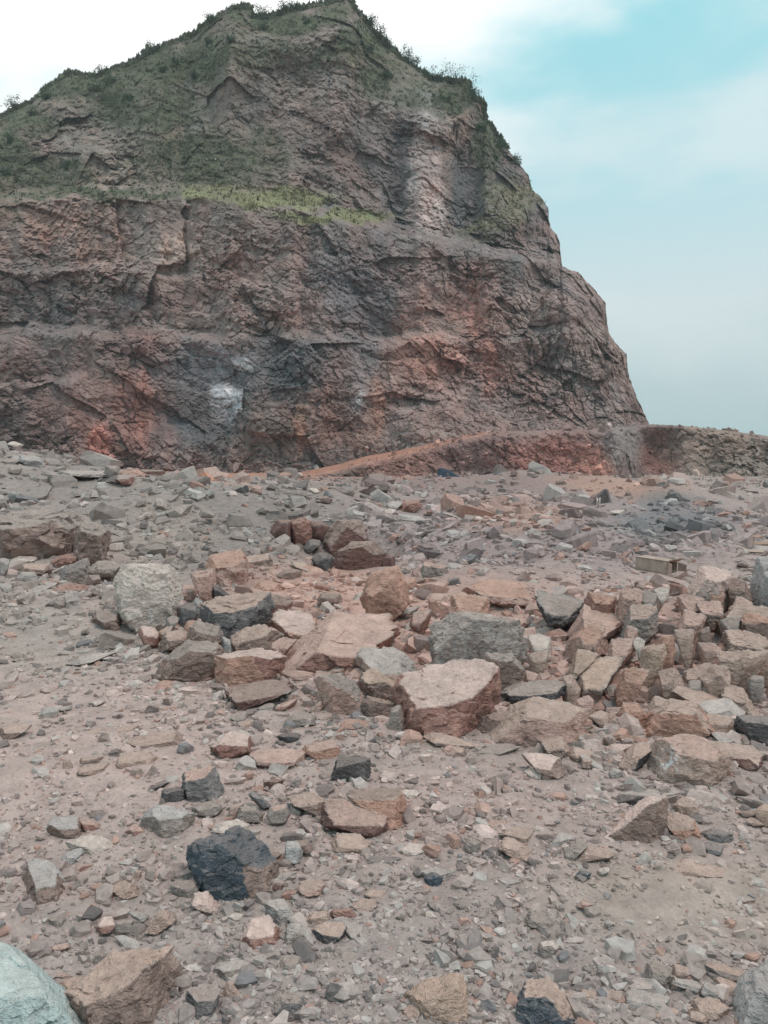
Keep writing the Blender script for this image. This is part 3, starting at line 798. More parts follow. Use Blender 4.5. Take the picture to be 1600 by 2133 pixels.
# crop; outline in that crop's grid; tone (or tone/front tone[/right tone], dark front of the table-like slab painting its shade); share of the outline that is top face; label | short name
ROCKS = """
A;-150 480 -100 250 100 130 330 90 560 150 640 230 620 380 520 430 400 520 -150 520;grey/brown;.28;long grey-brown boulder with an overhanging front at the left edge|overhanging boulder
A;600 420 620 280 680 190 760 190 850 270 855 380 800 480 720 530 630 490;grey/brown;.3;upright grey boulder at the right end of the overhanging boulder|upright grey boulder
A;610 400 740 290 790 420 780 490 700 520 630 490;dark;.1;dark blue-black stone leaning on the upright grey boulder|
A;80 540 90 480 210 420 310 430 310 480 190 510;white;.6;whitish slab lying under the overhanging boulder|
A;165 560 200 520 340 510 400 560 360 600 230 590;tan/brown;.5;
A;150 640 180 600 270 580 320 680 200 710;pale;.2;pale squarish block below the overhanging boulder|pale squarish block
A;480 620 520 560 690 495 700 590 670 660 520 660;blue/grey;.3;grey pointed rock left of the round whitish boulder|pointed grey rock
A;700 580 800 500 880 490 940 550 890 610 800 620;grey;.5;
A;0 570 0 490 80 470 60 570 30 610;pale;.3;
A;960 760 985 680 1000 620 1090 540 1300 560 1365 610 1405 720 1400 840 1330 960 1160 1005 1040 980 970 880;white;.16;big rounded whitish boulder standing upright, the largest pale one at left|round whitish boulder
A;490 910 500 790 600 730 640 850 600 920 520 940;pale;.4;
A;430 740 520 670 640 690 700 720 680 770 450 790;red;.4;low reddish stone below the pointed grey rock|
A;750 960 790 880 930 900 960 990 900 1040 790 1020;grey/brown;.55;
A;1110 1080 1130 1020 1200 1010 1255 1090 1240 1150 1150 1150;peach/red;.5;
A;1310 1110 1340 1050 1430 1040 1520 1130 1460 1180 1280 1190;tan/brown;.5;
A;1420 870 1540 820 1570 900 1500 960 1430 950;blue;.3;
A;1420 800 1440 700 1530 680 1560 750 1500 800;pink;.4;
A;1330 960 1370 930 1420 960 1350 1040 1320 1030;grey;.4;
A;1460 1050 1500 980 1600 960 1600 1080 1520 1110;orange;.4;
A;210 840 230 810 340 810 380 840 300 870;pale;.6;
A;200 730 320 690 440 650 430 690 230 750;pale;.7;long pale splinter of stone left of the pointed grey rock|
A;700 820 760 760 830 780 840 810 760 840;brown;.4;
A;0 700 10 670 90 690 110 730 40 730;pale;.5;
A;1260 1060 1330 1020 1370 1010 1350 1060 1270 1100;tan;.5;
A;420 500 480 460 600 440 610 490 520 540 440 545;red;.3;
B;110 790 200 740 420 690 560 710 580 800 540 890 480 970 310 1015 220 950 120 900;tan/blue;.34;blue-grey faced boulder right of the round whitish boulder|blue-faced boulder
B;560 760 600 690 700 690 780 760 760 800 680 840 580 870;brown/red;.3;brown boulder touching the right end of the blue-faced boulder|brown boulder
B;1370 690 1410 600 1480 550 1525 510 1614 495 1655 555 1705 740 1585 840 1485 842 1390 770;orange;.1;tall orange boulder standing behind the long pinkish slab|tall orange boulder
B;690 1200 1000 1010 1150 890 1350 805 1440 810 1510 870 1580 1000 1500 1090 1330 1180 1100 1280 950 1297 730 1250;pink/red;.62;long pinkish slab boulder with a dark red layered front|long pinkish slab
B;640 900 700 820 910 820 960 890 1000 970 910 1000 780 960 660 930;peach/orange;.6;pale wedge rock behind the long pinkish slab|
B;330 1050 380 1000 540 935 640 980 650 1050 590 1110 450 1130 360 1110;tan/brown;.45;
B;600 1150 640 1080 760 1020 820 1050 720 1140 650 1160;pink;.5;
B;-20 1045 10 960 95 920 185 945 240 1045 238 1130 150 1180 0 1140;grey/brown;.3;
B;-260 1350 -190 1215 -20 1085 150 1045 236 1200 190 1295 95 1372;grey/brown;.25;dark brown triangular boulder left of the orange cube-shaped rock|brown triangular boulder
B;240 1120 245 1030 300 1030 310 1130 270 1160;ice;.2;
B;140 480 200 350 390 370 420 430 350 540 430 640 250 640 180 560;orange/pink;.4;weathered orange-tan rock above the blue-faced boulder|weathered orange rock
B;0 560 20 500 160 500 170 680 150 740 60 680;pink;.2;
B;170 640 200 620 300 690 290 740 180 740;dark;.3;small black stone resting above the blue-faced boulder|
B;400 430 440 370 600 370 640 460 550 490 420 490;tan/brown;.4;
B;630 190 690 90 780 100 785 240 690 250;dred;.15;
B;780 180 800 110 880 80 930 120 935 240 860 280 800 260;red;.12;rounded dark red block at the top of the boulder hollow|red block of the hollow
B;940 130 1010 100 1080 150 1090 220 1030 250 940 220;dred;.2;
B;1060 270 1110 200 1190 100 1280 110 1370 190 1370 280 1200 350 1090 330;brown/dred;.15;largest dark brown boulder in the hollow below the bank|large boulder of the hollow
B;1100 215 1195 100 1222 112 1112 235;tan;.2;
B;870 320 930 260 1000 240 1020 290 940 340 890 340;blue;.4;
B;960 410 1040 350 1110 400 1100 470 1050 500 980 450;char;.3;
B;1120 480 1180 350 1300 270 1420 290 1500 370 1490 470 1300 500;brown/dred;.2;dark craggy boulder at the right end of the boulder hollow|
B;1500 420 1530 370 1600 380 1600 480 1540 490;dred;.2;
B;770 420 870 420 940 480 940 510 850 480;tan;.7;
B;680 540 760 480 850 500 830 590 760 590;brown;.3;
B;960 650 1000 590 1090 620 1100 650;red;.3;
B;1000 720 1040 670 1160 680 1170 730 1080 740;brown;.5;
B;1260 570 1290 540 1360 570 1330 600;peach;.5;
B;500 650 560 580 680 600 700 680 620 690;orange;.5;
B;0 770 40 710 80 740 70 820 0 860;ice;.2;
C;410 640 560 560 600 480 780 480 990 470 1020 560 1050 700 1060 800 1000 850 820 870 470 870 420 840;grey;.12;big mottled grey boulder directly behind the large pink block|mottled grey boulder
C;820 870 830 770 1000 790 1090 910 1080 970 980 1040 880 1060 840 980;grey/brown;.2;
F;130 640 150 440 160 290 220 180 290 110 770 110 840 210 835 420 800 520 700 640 560 660 330 700 200 680;peach/red;.52;large pink block with a flat top and red-brown front|large pink block
C;550 400 570 320 620 300 780 310 810 430 800 480 720 490 630 410;orange;.5;
C;660 260 800 200 960 190 1070 220 1160 300 1200 400 1100 400 900 370 760 330;orange/pink;.6;long rounded orange-tan rock behind the mottled grey boulder|rounded orange rock
C;1230 350 1280 300 1480 310 1560 330 1540 420 1400 440 1290 410;grey/dark;.6;grey slab with a dark hollow front right of the rounded orange rock|hollow-fronted grey slab
C;1150 650 1200 610 1310 650 1320 710 1180 700;white;.6;white stone lying right of the mottled grey boulder|white stone
C;210 510 240 450 360 430 350 490 300 540;pink/red;.5;
C;430 500 520 410 600 400 620 440 570 490 500 510;red;.4;
C;340 340 400 290 510 300 480 350 390 370;pink;.6;
C;110 440 150 400 270 400 220 440;pale;.6;
C;950 320 1000 290 1290 230 1420 270 1420 330 1290 350 1130 400 1000 370;grey;.5;
C;150 250 160 170 240 170 250 230 200 270;orange;.4;
C;300 160 320 60 480 60 490 170 440 190 330 170;pink/grey;.2;
C;500 150 510 60 620 50 640 120 560 160;pale;.4;
C;640 120 680 70 820 70 760 110;pale;.6;
C;1160 790 1220 750 1300 750 1280 830 1180 840;tan;.5;
C;1120 960 1130 910 1220 930 1200 980;pink;.5;
C;80 130 180 100 250 150 150 160;dark;.4;
F;950 320 1000 290 1290 230 1420 270 1420 330 1290 350 1130 400 1000 370;grey/dark;.5;grey wavy slab between the large pink block and the rubble heap|wavy grey slab
D;1000 340 1080 240 1170 205 1280 260 1300 300 1270 400 1200 420 1060 380;peach;.3;pale pyramid-shaped boulder on top of the rubble heap|pale pyramid boulder
D;1280 300 1390 290 1470 380 1440 400 1290 390;brown;.4;
D;1470 420 1500 300 1540 180 1700 130 1750 420;ice;.2;pale blue-grey boulder cut by the right edge behind the heap|
D;120 510 200 410 330 410 370 470 340 540 200 520;orange/red;.3;orange-red rock at the back left of the rubble heap|orange-red rock
D;0 740 120 620 180 530 330 530 430 590 360 690 250 640 60 730;pink;.6;broad pink slab below the orange-red rock|broad pink slab
D;20 810 60 740 240 640 280 740 300 790 180 790;orange/pink;.5;
D;410 500 440 420 520 370 590 420 600 490 500 520;pink;.3;
D;440 630 520 520 620 500 690 570 700 620 560 640;tan/grey;.4;
D;700 370 810 355 800 390 740 400;white;.6;
D;590 430 640 390 720 400 690 470 640 480;grey;.4;
D;70 1100 90 1050 360 920 420 950 410 1000 230 1170 160 1140;ochre/brown;.66;yellowish tilted slab at the left foot of the rubble heap|yellowish tilted slab
D;0 1020 110 850 230 900 220 950 100 1010 40 1040;ochre;.6;
D;600 960 620 870 700 820 760 840 780 920 700 1010 640 1020;ochre;.15;rounded ochre stone right of the yellowish tilted slab|rounded ochre stone
D;750 800 780 740 830 760 860 850 820 910 780 910;orange;.1;
D;860 720 1000 700 1000 850 960 870 890 800;tan;.2;
D;890 650 950 570 1060 560 1090 610 1030 700 1010 730 920 680;pink;.35;
D;1030 790 1060 720 1130 680 1140 750 1100 790;brown;.2;
D;1210 920 1260 890 1560 890 1540 960 1410 1110 1370 1150 1280 1040;tan;.2;large tan triangular boulder on the right of the heap, point down|point-down triangular boulder
D;1250 850 1280 720 1400 710 1600 790 1600 870 1350 880;tan/brown;.4;
D;1210 580 1330 530 1500 500 1650 520 1650 560 1400 580 1240 620;tan;.5;
D;1390 620 1450 580 1650 590 1650 740 1560 750 1480 690;orange/brown;.2;
D;1230 630 1290 590 1390 600 1370 680 1300 700;grey;.4;
D;1090 900 1050 810 1150 800 1220 880 1180 940;pink;.3;
D;910 1070 950 1030 1110 970 1150 1010 1040 1080 940 1100;tan/brown;.5;
D;1070 1090 1130 1050 1210 980 1290 1080 1290 1170 1200 1219 1120 1180;tan;.3;
D;400 1150 470 1030 600 1000 640 1060 590 1130 500 1190 410 1200;orange;.4;
D;740 1050 800 1000 860 1040 930 1130 900 1180 790 1170;tan;.4;
D;1040 500 1080 460 1210 470 1240 520 1150 550;pink/brown;.5;
D;900 440 1000 420 1090 430 1080 470 950 480;pink;.6;
D;1310 470 1360 430 1470 470 1400 490;pink;.5;
D;1140 440 1150 390 1210 390 1250 420 1210 440;orange;.3;
D;330 830 380 760 510 770 520 820 430 840;pink;.6;
D;530 770 570 750 620 760 600 790;white;.5;
D;440 720 490 660 560 690 540 730;pink;.4;
D;960 1150 1000 1090 1060 1110 1110 1190 1060 1200;grey;.4;
D;1440 1100 1500 1060 1560 1080 1560 1219 1450 1219;grey;.1;
D;1520 950 1600 890 1650 900 1650 1060 1540 1050;ochre;.1;
E;235 100 400 60 570 90 690 130 660 250 560 300 420 340 330 360 250 340;peach/orange/red;.18;orange cube-shaped rock with a white top|orange cube-shaped rock
E;280 370 520 310 740 320 780 370 700 410 600 460 470 480 380 530 360 440;brown/dred;.6;flat brown slab under the orange cube-shaped rock|flat brown slab
E;1020 280 1060 250 1180 290 1270 330 1330 420 1385 570 1070 555 1050 430;grey/pink;.1;grey fan-shaped slab leaning left of the ochre block|fan-shaped grey slab
E;1337 110 1390 42 1523 68 1645 122 1756 248 1653 373 1523 316 1371 210;pale/tan;.6;pale layered slab leaning on the left of the large pink block|pale layered slab
E;1341 331 1371 259 1428 210 1523 324 1668 385 1668 476 1523 476 1390 419;ochre/brown;.4;ochre block under the pale layered slab|ochre block
E;1370 480 1420 440 1600 480 1600 560 1450 600 1380 580;brown;.2;
E;730 220 800 215 950 240 1000 280 880 290 740 280;pink;.6;
E;1050 230 1180 170 1260 150 1240 200 1120 250;tan;.6;
E;740 370 770 330 820 340 830 390 770 400;grey;.4;
E;700 660 840 550 960 590 980 640 860 660;grey;.5;
E;650 520 700 490 820 450 790 510 700 550;pink/red;.5;
E;160 830 240 770 340 700 440 760 460 860 340 900 240 930 200 890;peach/red;.5;red-fronted pale rock lying below the flat brown slab|red-fronted pale rock
E;480 890 560 850 720 840 880 880 860 960 700 990 500 960;pink;.7;
E;900 870 930 790 1100 780 1170 850 1150 920 1000 930;pink/orange;.45;
E;1110 1085 1160 950 1390 905 1390 1060 1170 1100;char;.14;flat-sided charcoal block alone on the pinkish dirt|charcoal block
E;320 700 380 690 500 740 440 790 340 750;pale;.6;
E;300 600 420 550 440 610 340 640;grey;.6;
E;690 740 800 710 860 740 790 790 710 770;dark;.4;
E;520 520 600 480 650 490 640 540 560 550;grey;.5;
E;920 540 1020 460 1030 520 980 555;tan;.3;
E;950 400 1000 360 1040 380 1030 440 970 450;grey;.3;
E;580 1110 640 1080 720 1080 700 1120 600 1140;dred;.4;small dark red stone left of the charcoal block|
E;780 1120 840 1060 870 1090 830 1150;grey;.3;
E;1240 250 1320 200 1380 230 1320 310 1260 300;pink;.5;
E;1130 250 1190 235 1220 270 1160 290;pale;.5;
E;360 640 470 610 490 660 420 690;tan;.5;
F;770 690 1100 430 1300 355 1440 405 1530 400 1535 580 1500 720 1250 740 1100 760 960 730;tan/pink;.42;long tan slanting boulder right of the large pink block|slanting tan boulder
F;1240 700 1280 655 1400 690 1460 780 1420 850 1290 800;tan/brown;.6;
F;1120 830 1200 800 1360 860 1420 970 1380 1010 1270 980 1150 880;peach/brown;.6;
F;1120 950 1180 920 1260 960 1240 1000 1150 990;white;.6;
F;350 690 430 640 560 680 760 740 700 790 520 740 400 740;tan/brown;.6;flat tan slab at the foot of the large pink block|flat tan slab
F;490 830 560 750 620 750 660 840 540 850;pink/brown;.4;
F;720 800 830 740 1060 750 980 800 850 830;grey;.6;
F;370 760 470 730 530 740 490 780;grey;.5;
F;170 740 270 720 310 790 250 820;grey;.4;
F;740 630 800 520 900 480 980 520 860 640 780 660;brown;.3;
F;40 600 60 470 120 430 150 560 120 660 70 640;grey;.2;
F;1430 310 1430 170 1480 190 1550 280 1530 340;tan;.3;
G;90 430 90 290 150 270 210 310 205 400 140 435;pink;.3;
F;510 1180 560 1140 700 1120 770 1130 700 1190 540 1205;pink/red;.6;
F;770 1150 830 1110 930 1160 860 1190;brown;.4;
F;110 1110 190 1085 290 1110 250 1150 150 1150;white;.6;
G;560 610 700 420 880 310 1000 350 1080 450 1160 560 1000 580 880 620 700 630;tan/orange;.3;big tan peaked boulder above the white-streaked boulder|big peaked boulder
G;650 950 740 790 760 650 900 610 1010 590 1130 680 1240 760 1220 900 1100 1000 950 990 760 970;pink/tan;.4;big dusty pink boulder with white streaks on its left|white-streaked boulder
G;420 800 540 690 660 655 680 740 620 850 480 890;tan/tan/dark;.5;tan block with a dark right side, left of the white-streaked boulder|dark-sided tan block
G;320 730 380 650 510 660 490 690 400 750;peach;.5;
G;1120 670 1200 630 1400 660 1530 770 1520 840 1430 860 1250 740;tan/dred;.6;sloping tan slab right of the white-streaked boulder|sloping tan slab
G;1370 520 1390 420 1500 430 1600 480 1680 620 1600 680 1440 640;blue/char;.25;dark blue-grey boulder at the right edge of the heap|dark boulder at the right edge
G;1070 410 1260 430 1320 490 1280 590 1160 600 1100 470;tan;.4;
G;860 250 940 210 1320 350 1280 420 1050 400 990 340;tan/brown;.6;
G;1240 260 1290 190 1390 220 1500 390 1470 410 1300 340;tan;.5;
G;430 420 480 320 560 350 640 440 620 520 540 530 460 480;orange;.35;
G;170 440 290 385 330 440 340 540 250 500;tan;.4;
G;350 570 470 520 490 580 460 640 380 610;orange;.5;
G;320 420 410 395 430 430 340 445;pink;.5;
G;650 350 720 270 790 300 780 360 680 400;tan;.4;
G;60 580 100 540 240 600 200 630 90 620;tan;.5;
G;160 540 200 500 280 540 240 590;tan;.5;
G;100 470 160 460 240 510 140 540;grey;.4;
G;20 740 80 680 210 700 200 760 60 790;tan;.6;
G;120 830 130 760 200 780 190 840;tan;.3;
G;340 880 370 840 430 870 420 930 370 930;pale;.2;
G;540 930 600 880 660 890 620 940;grey;.5;
G;270 1045 560 1005 930 1000 915 1065 770 1085 400 1065;pale/dark;.75;thin flat pale slab propped up like a table below the white-streaked boulder|table-like slab
G;390 1090 480 1060 740 1080 620 1130 500 1160;char;.1;
L;340 590 500 450 640 345 755 335 745 500 700 700 560 660 440 680 370 640;peach/brown;.16;tan wedge-shaped rock standing in front of the table-like slab|standing wedge rock
L;860 380 940 310 1040 390 1030 470 930 480;tan;.4;
L;745 460 860 430 1000 510 1060 640 1030 680 940 660 850 580;tan/orange;.6;tan-orange slab lying right of the standing wedge rock|
L;1070 600 1160 570 1290 580 1290 660 1190 670 1080 650;blue;.4;upper of two blue-grey stones right of the standing wedge rock|pair of blue-grey stones
L;1070 690 1150 670 1240 700 1220 770 1090 750;blue;.6;lower of two blue-grey stones right of the standing wedge rock|
L;80 800 170 710 290 710 360 770 330 800 130 830;tan;.5;
L;0 830 0 740 120 660 180 690 90 760 30 830;grey;.5;
K;1260 640 1400 520 1480 570 1440 620 1310 640;pale;.5;
K;1170 530 1210 460 1270 490 1290 540 1190 545;white;.2;
K;910 540 1080 460 1170 490 1150 590 1080 610 1000 550;tan/brown;.6;
K;640 620 680 560 750 600 750 660 680 670;grey;.2;
K;480 560 570 530 660 590 580 600;blue;.6;
K;910 640 990 560 1090 620 1160 700 1130 750 1000 690;tan;.5;
K;110 660 200 610 300 600 360 640 250 690 150 690;white;.7;flat whitish stone right of the blue-black boulder, on red dirt|flat whitish stone
K;330 880 390 830 450 870 440 940 350 940;navy;.15;small blue-black stone against a pale one, lower centre|small blue-black stone
K;260 840 380 790 540 810 500 890 320 890;pale;.5;
K;1530 850 1570 815 1640 830 1620 880;navy;.4;tiny blue stone left of the smooth half-buried rock|
K;1440 310 1500 250 1545 280 1510 320;blue;.3;
L;250 890 330 860 340 900 270 920;white;.5;
L;1270 1110 1340 1085 1470 1120 1460 1150 1300 1145;pale/brown;.5;flat pale stone alone on smooth dirt at the right|lone flat stone
L;1510 420 1580 370 1650 380 1650 540 1570 530;ochre;.3;
L;1420 490 1480 470 1570 530 1500 540;tan;.6;
L;1370 430 1480 410 1510 450 1420 470;brown;.5;
L;680 960 880 845 1040 815 1200 880 1260 950;tan;.45;smooth pale rock half buried in the dirt at right|smooth half-buried rock
L;120 320 170 280 290 300 240 335;white;.6;
K;790 480 850 420 960 420 970 460 860 510;pink;.5;
K;900 890 980 870 1080 910 1030 950 940 930;pale;.6;
K;630 890 730 850 760 890 680 910;pale;.5;
I;200 960 230 850 250 700 300 660 430 720 500 840 520 900 490 990 300 1020;ice/brown;.6;pale blue-white boulder with a brown front, lower left|pale boulder with brown front
I;570 520 620 480 720 470 830 510 890 560 880 600 780 640 640 620;white;.5;rounded whitish rock left of the blue-black boulder|rounded whitish rock
I;450 700 520 620 620 570 650 610 590 680 520 710;ice;.5;
I;390 400 430 330 600 320 640 420 590 480 470 500;ice/brown;.55;
I;640 350 730 340 800 390 740 430 660 410;pink/red;.4;
I;-60 960 60 940 130 980 235 1140 160 1190 -60 1180;grey;.82;flat grey slab cut by the left edge|flat grey slab at left edge
I;1170 330 1270 230 1370 280 1510 300 1470 440 1380 470 1290 480 1190 420;ice/grey;.45;pale blue-grey boulder left above the blue-black boulder|pale blue-grey rock
I;1010 430 1070 370 1160 440 1140 480 1050 490;pink/red;.5;
I;870 900 970 820 1060 860 1110 920 1020 950 930 940;tan;.5;
I;600 730 640 690 740 690 720 740 640 745;tan/red;.3;
I;1050 820 1080 740 1120 740 1110 800 1070 830;tan;.2;
I;1370 880 1410 830 1510 820 1590 880 1540 970 1460 980;grey;.4;
I;1400 800 1440 740 1540 730 1550 820 1490 830;grey;.3;
M;390 370 430 340 510 370 500 430 430 425;grey;.3;
M;770 430 830 340 880 340 920 410 850 470 790 470;peach/red;.6;
M;920 460 920 380 1050 380 1040 460;grey;.3;
M;1160 460 1280 300 1340 320 1390 380 1240 470;tan;.3;
M;1030 310 1090 310 1180 340 1140 380 1070 360;pale;.6;
M;400 620 420 570 540 550 560 580 480 620 420 640;tan/red;.6;
M;170 560 210 530 290 540 280 580 220 590;white;.5;
M;720 680 770 620 850 650 830 700 760 710;grey;.3;
M;390 810 480 790 590 810 500 850;tan;.5;
M;480 930 520 840 600 830 700 850 600 930 560 960;tan;.5;
M;1270 640 1350 600 1410 620 1390 650 1290 655;tan;.6;
M;320 320 400 290 510 280 500 330 380 345;char;.3;
I;1100 140 1200 80 1330 40 1290 90 1180 130;dark;.2;
I;1290 200 1300 120 1380 80 1470 110 1470 160 1360 215;char;.3;
J;-61 229 -46 122 38 84 152 110 229 286 152 324 0 350 -46 305;pink/blue;.35;blue-grey rock with a dusty pink top left of the charcoal block|dusty blue-grey rock
H;0 690 30 600 150 570 235 580 220 610 100 680;tan/brown;.6;tan slab with a dark underside at the left edge|tan slab at left edge
H;980 680 1200 650 1360 640 1460 700 1440 750 1300 760 1050 770;tan/brown;.6;
H;930 900 970 800 1150 780 1240 850 1220 920 1100 930 950 920;tan;.5;
H;630 890 660 830 800 830 820 870 700 890;tan/brown;.4;
H;620 960 650 910 840 880 860 930 750 970;tan;.5;
H;500 920 510 850 550 850 580 910;tan;.2;
H;560 90 640 50 760 20 900 0 820 50 680 100;pale;.7;long flat pale slab below the round whitish boulder|long flat pale slab
H;800 50 850 30 970 40 920 60;pale;.6;
H;710 400 830 370 820 400 740 430;white;.5;
H;430 440 560 420 560 450 470 460;pale;.6;
H;890 640 960 590 1080 580 1070 640 980 650;tan;.5;
H;670 640 760 600 850 620 840 650 740 660;tan;.6;
H;230 750 290 720 430 720 440 740 320 765;grey;.6;
J;30 800 60 690 150 600 330 600 400 660 480 720 600 850 620 970 560 1050 420 1120 290 1170 200 1150 110 1050 40 920;navy/navy/brown;.10;big blue-black boulder with a smooth face, lower left of centre|blue-black boulder
J;180 590 250 500 350 500 440 540 420 600 400 640 330 600;white;.5;white rock touching the top of the blue-black boulder|
J;1060 480 1080 370 1240 330 1420 400 1530 470 1520 560 1450 630 1330 610 1170 570 1060 530;pink/dred;.66;pink flat-topped rock with a dark red base below the charcoal block|flat-topped pink rock
J;1242 320 1300 252 1523 258 1630 274 1660 345 1653 533 1561 564 1447 427;brown/orange;.3;brown rock leaning on the back of the flat-topped pink rock|leaning brown rock
J;780 340 820 280 950 290 1050 350 1050 440 980 440 850 390;tan/brown;.6;
J;600 470 640 380 740 370 770 450 740 500 640 510;pink/grey;.3;
J;360 480 390 400 480 380 550 450 540 500 420 500;grey;.3;
J;290 470 310 370 400 370 350 480;tan;.2;
J;460 300 490 270 560 320 630 380 560 400;blue;.4;
J;20 400 80 350 180 350 240 400 200 440 120 460 30 440;grey;.5;
J;740 830 750 690 830 660 870 740 850 820;ice;.3;
J;820 660 900 650 960 720 900 755 860 740;brown;.4;
J;1110 720 1170 600 1280 610 1400 690 1350 750 1200 745;tan;.7;
J;1380 820 1430 780 1560 780 1640 800 1600 835 1480 850;blue;.6;flat blue-grey chip right of the blue-black boulder|flat blue chip
J;850 1050 890 970 1000 960 1055 1020 1030 1080 910 1100;tan/pink;.65;
J;630 950 700 910 810 910 790 950 690 970;pale;.6;
J;700 1090 760 1050 830 1060 800 1110 730 1120;red;.4;
J;640 1040 670 990 720 1000 710 1060;dred;.3;
J;1370 1090 1410 1040 1530 1040 1540 1130 1450 1130;tan;.6;
J;1290 1190 1340 1120 1410 1120 1470 1170 1390 1219;tan;.5;
J;1340 960 1390 940 1430 990 1400 1040 1320 1040;grey;.4;
N;10 250 30 160 100 150 210 280 200 330 110 310;peach;.5;
J;490 800 600 740 700 770 620 850 560 820;brown;.4;
N;390 540 430 470 510 350 590 340 660 440 685 580 550 610 400 580;peach/red;.62;two-tone rock, cream above and red-brown below, near the bottom|two-tone cream and red rock
N;600 250 630 210 720 210 760 280 820 350 780 390 700 415 640 360;pale;.4;
N;740 600 760 480 820 400 900 450 980 540 940 640 820 620;pale/grey;.3;spiky grey rock right of the two-tone cream and red rock|spiky grey rock
N;950 460 1120 380 1210 440 1190 510 1090 590 1010 580;tan/dark;.55;
N;1220 450 1260 390 1480 380 1520 450 1600 560 1650 700 1400 690 1310 600;pale;.8;large flat pale slab near the bottom centre|large flat pale slab
N;200 760 260 700 460 710 480 750 380 810 230 820;pale/grey;.6;
N;420 690 600 630 680 680 670 730 550 700;pale;.6;
N;660 850 720 700 800 650 850 690 840 760 760 860;grey;.4;
N;800 880 840 780 900 740 950 790 880 880;tan;.4;
N;900 920 1030 870 1050 940 980 980 920 970;tan;.4;
N;1050 890 1080 835 1180 840 1190 910 1090 930;ochre;.4;
N;940 790 1090 770 1110 830 1000 870 950 850;orange;.3;
N;1150 690 1220 620 1310 630 1320 740 1220 740;grey;.5;
N;620 1130 680 1020 770 950 850 980 880 1060 830 1190 640 1250;grey/blue;.3;rounded blue-grey rock at the bottom edge left of centre|rounded blue-grey rock
N;-10 960 120 920 225 900 190 1060 160 1160 0 1180;grey/blue;.4;grey rock with a blue front at the bottom, right of the big tan wedge boulder|
N;255 965 295 850 390 970 400 1010 270 1010;tan;.2;
N;480 1040 500 950 560 940 620 960 600 1050 540 1060;tan;.4;
N;560 970 650 950 680 1000 620 1020;white;.5;
N;1110 340 1120 290 1240 280 1300 330 1220 370;red;.2;
N;1270 260 1370 200 1470 260 1370 320 1310 310;tan;.6;
N;900 380 980 310 1060 300 1090 400 1040 410 920 430;tan;.4;
N;290 350 330 310 420 330 400 370 320 375;white;.6;
N;1180 1080 1300 1050 1330 1110 1210 1140;pale;.5;
N;1050 1130 1080 1090 1160 1090 1130 1150;tan;.5;
N;410 1160 420 1090 480 1100 480 1170;pale;.3;
M;-200 560 0 610 110 660 170 790 230 940 400 1010 560 1030 640 1090 760 1200 800 1400 -200 1500;cyan;.5;big pale greenish white boulder in the bottom left corner|corner boulder
M;640 1050 700 880 1080 680 1200 600 1260 640 1320 760 1330 1150 1300 1350 700 1350 560 1000;tan/brown;.2;big tan wedge boulder at the bottom beside the corner boulder|big tan wedge boulder
O;220 990 300 930 550 840 600 870 640 1010 710 1250 330 1300 310 1100;ochre;.12;square-faced ochre rock at the bottom edge right of centre|square-faced ochre rock
O;1040 1130 1090 1090 1160 860 1220 840 1290 900 1420 1020 1510 1160 1500 1300 1030 1300;tan/navy;.28;peaked rock with a dark blue-green front at the bottom edge|peaked dark-fronted rock
O;1130 390 1160 330 1240 310 1330 400 1310 450 1210 420 1150 420;grey;.6;grey stone half sunk in dirt above the peaked dark-fronted rock|half-sunk grey stone
O;1230 600 1260 540 1330 540 1375 600 1320 670 1270 670;white/grey;.3;small whitish cube of stone below the half-sunk grey stone|
O;520 720 550 690 610 710 600 745 540 745;cyan;.6;small pale green-white chip among grey stones near the bottom centre|
O;60 840 120 770 180 790 160 850;pale;.6;
O;170 890 190 800 290 790 320 910 200 920;pale;.6;
O;120 750 160 720 270 720 260 780 180 790;tan;.5;
O;630 850 660 790 800 800 830 870 790 920 700 890;tan/grey;.5;
O;820 1010 900 930 1060 930 1070 990 850 1050;pale;.6;
O;830 1100 1000 1050 1080 1070 860 1120;tan;.5;
O;170 1190 160 1110 240 1040 300 1100 320 1250 170 1250;tan;.4;
O;240 540 260 510 390 520 400 560 250 570;grey/dark;.3;
O;590 490 700 470 720 510 650 540;pale;.5;
O;560 660 660 640 720 680 690 740 600 700;grey;.4;
O;350 240 380 225 460 290 410 300;grey;.5;
O;300 310 350 290 430 350 340 350;white;.6;
O;770 480 800 440 830 460 820 490;white;.4;
O;880 1150 920 1110 1030 1130 1020 1200 900 1200;pale;.5;
P;460 1060 490 960 540 920 620 950 680 980 800 1000 760 1080 560 1110;pale;.5;large pale grey stone in the bottom right rubble|large pale stone at bottom right
P;290 1020 300 940 440 940 440 1040 340 1040;tan;.5;
P;110 990 130 930 270 940 280 1000 190 1030;tan;.5;
P;0 1000 0 940 90 940 110 1000 60 1020;tan;.5;
P;830 880 870 840 1000 850 1060 900 1040 950 900 900;pale;.5;
P;1060 950 1100 880 1200 890 1210 980 1110 990;pale;.4;
P;1180 840 1260 830 1390 910 1360 960 1250 950 1210 900;tan;.7;
P;1080 740 1180 710 1400 790 1410 840 1300 850 1150 800;tan/grey;.5;
P;1330 1190 1400 920 1480 820 1580 770 1750 760 1750 1300 1300 1300;ice;.4;pale blue rounded boulder in the bottom right corner|pale blue corner boulder
P;640 820 660 730 760 720 830 820 790 890 700 870;grey;.5;
P;1010 1090 1030 1010 1180 1000 1280 1080 1240 1130 1110 1160;tan;.6;
P;770 1100 800 1070 890 1070 890 1120 800 1130;tan;.5;
P;910 1090 930 1060 1000 1060 980 1090;tan;.5;
P;630 1130 660 1090 750 1120 730 1160;tan;.5;
P;960 1160 980 1100 1110 1110 1100 1180;tan;.6;
P;260 1090 300 1080 340 1130 310 1150;white;.5;
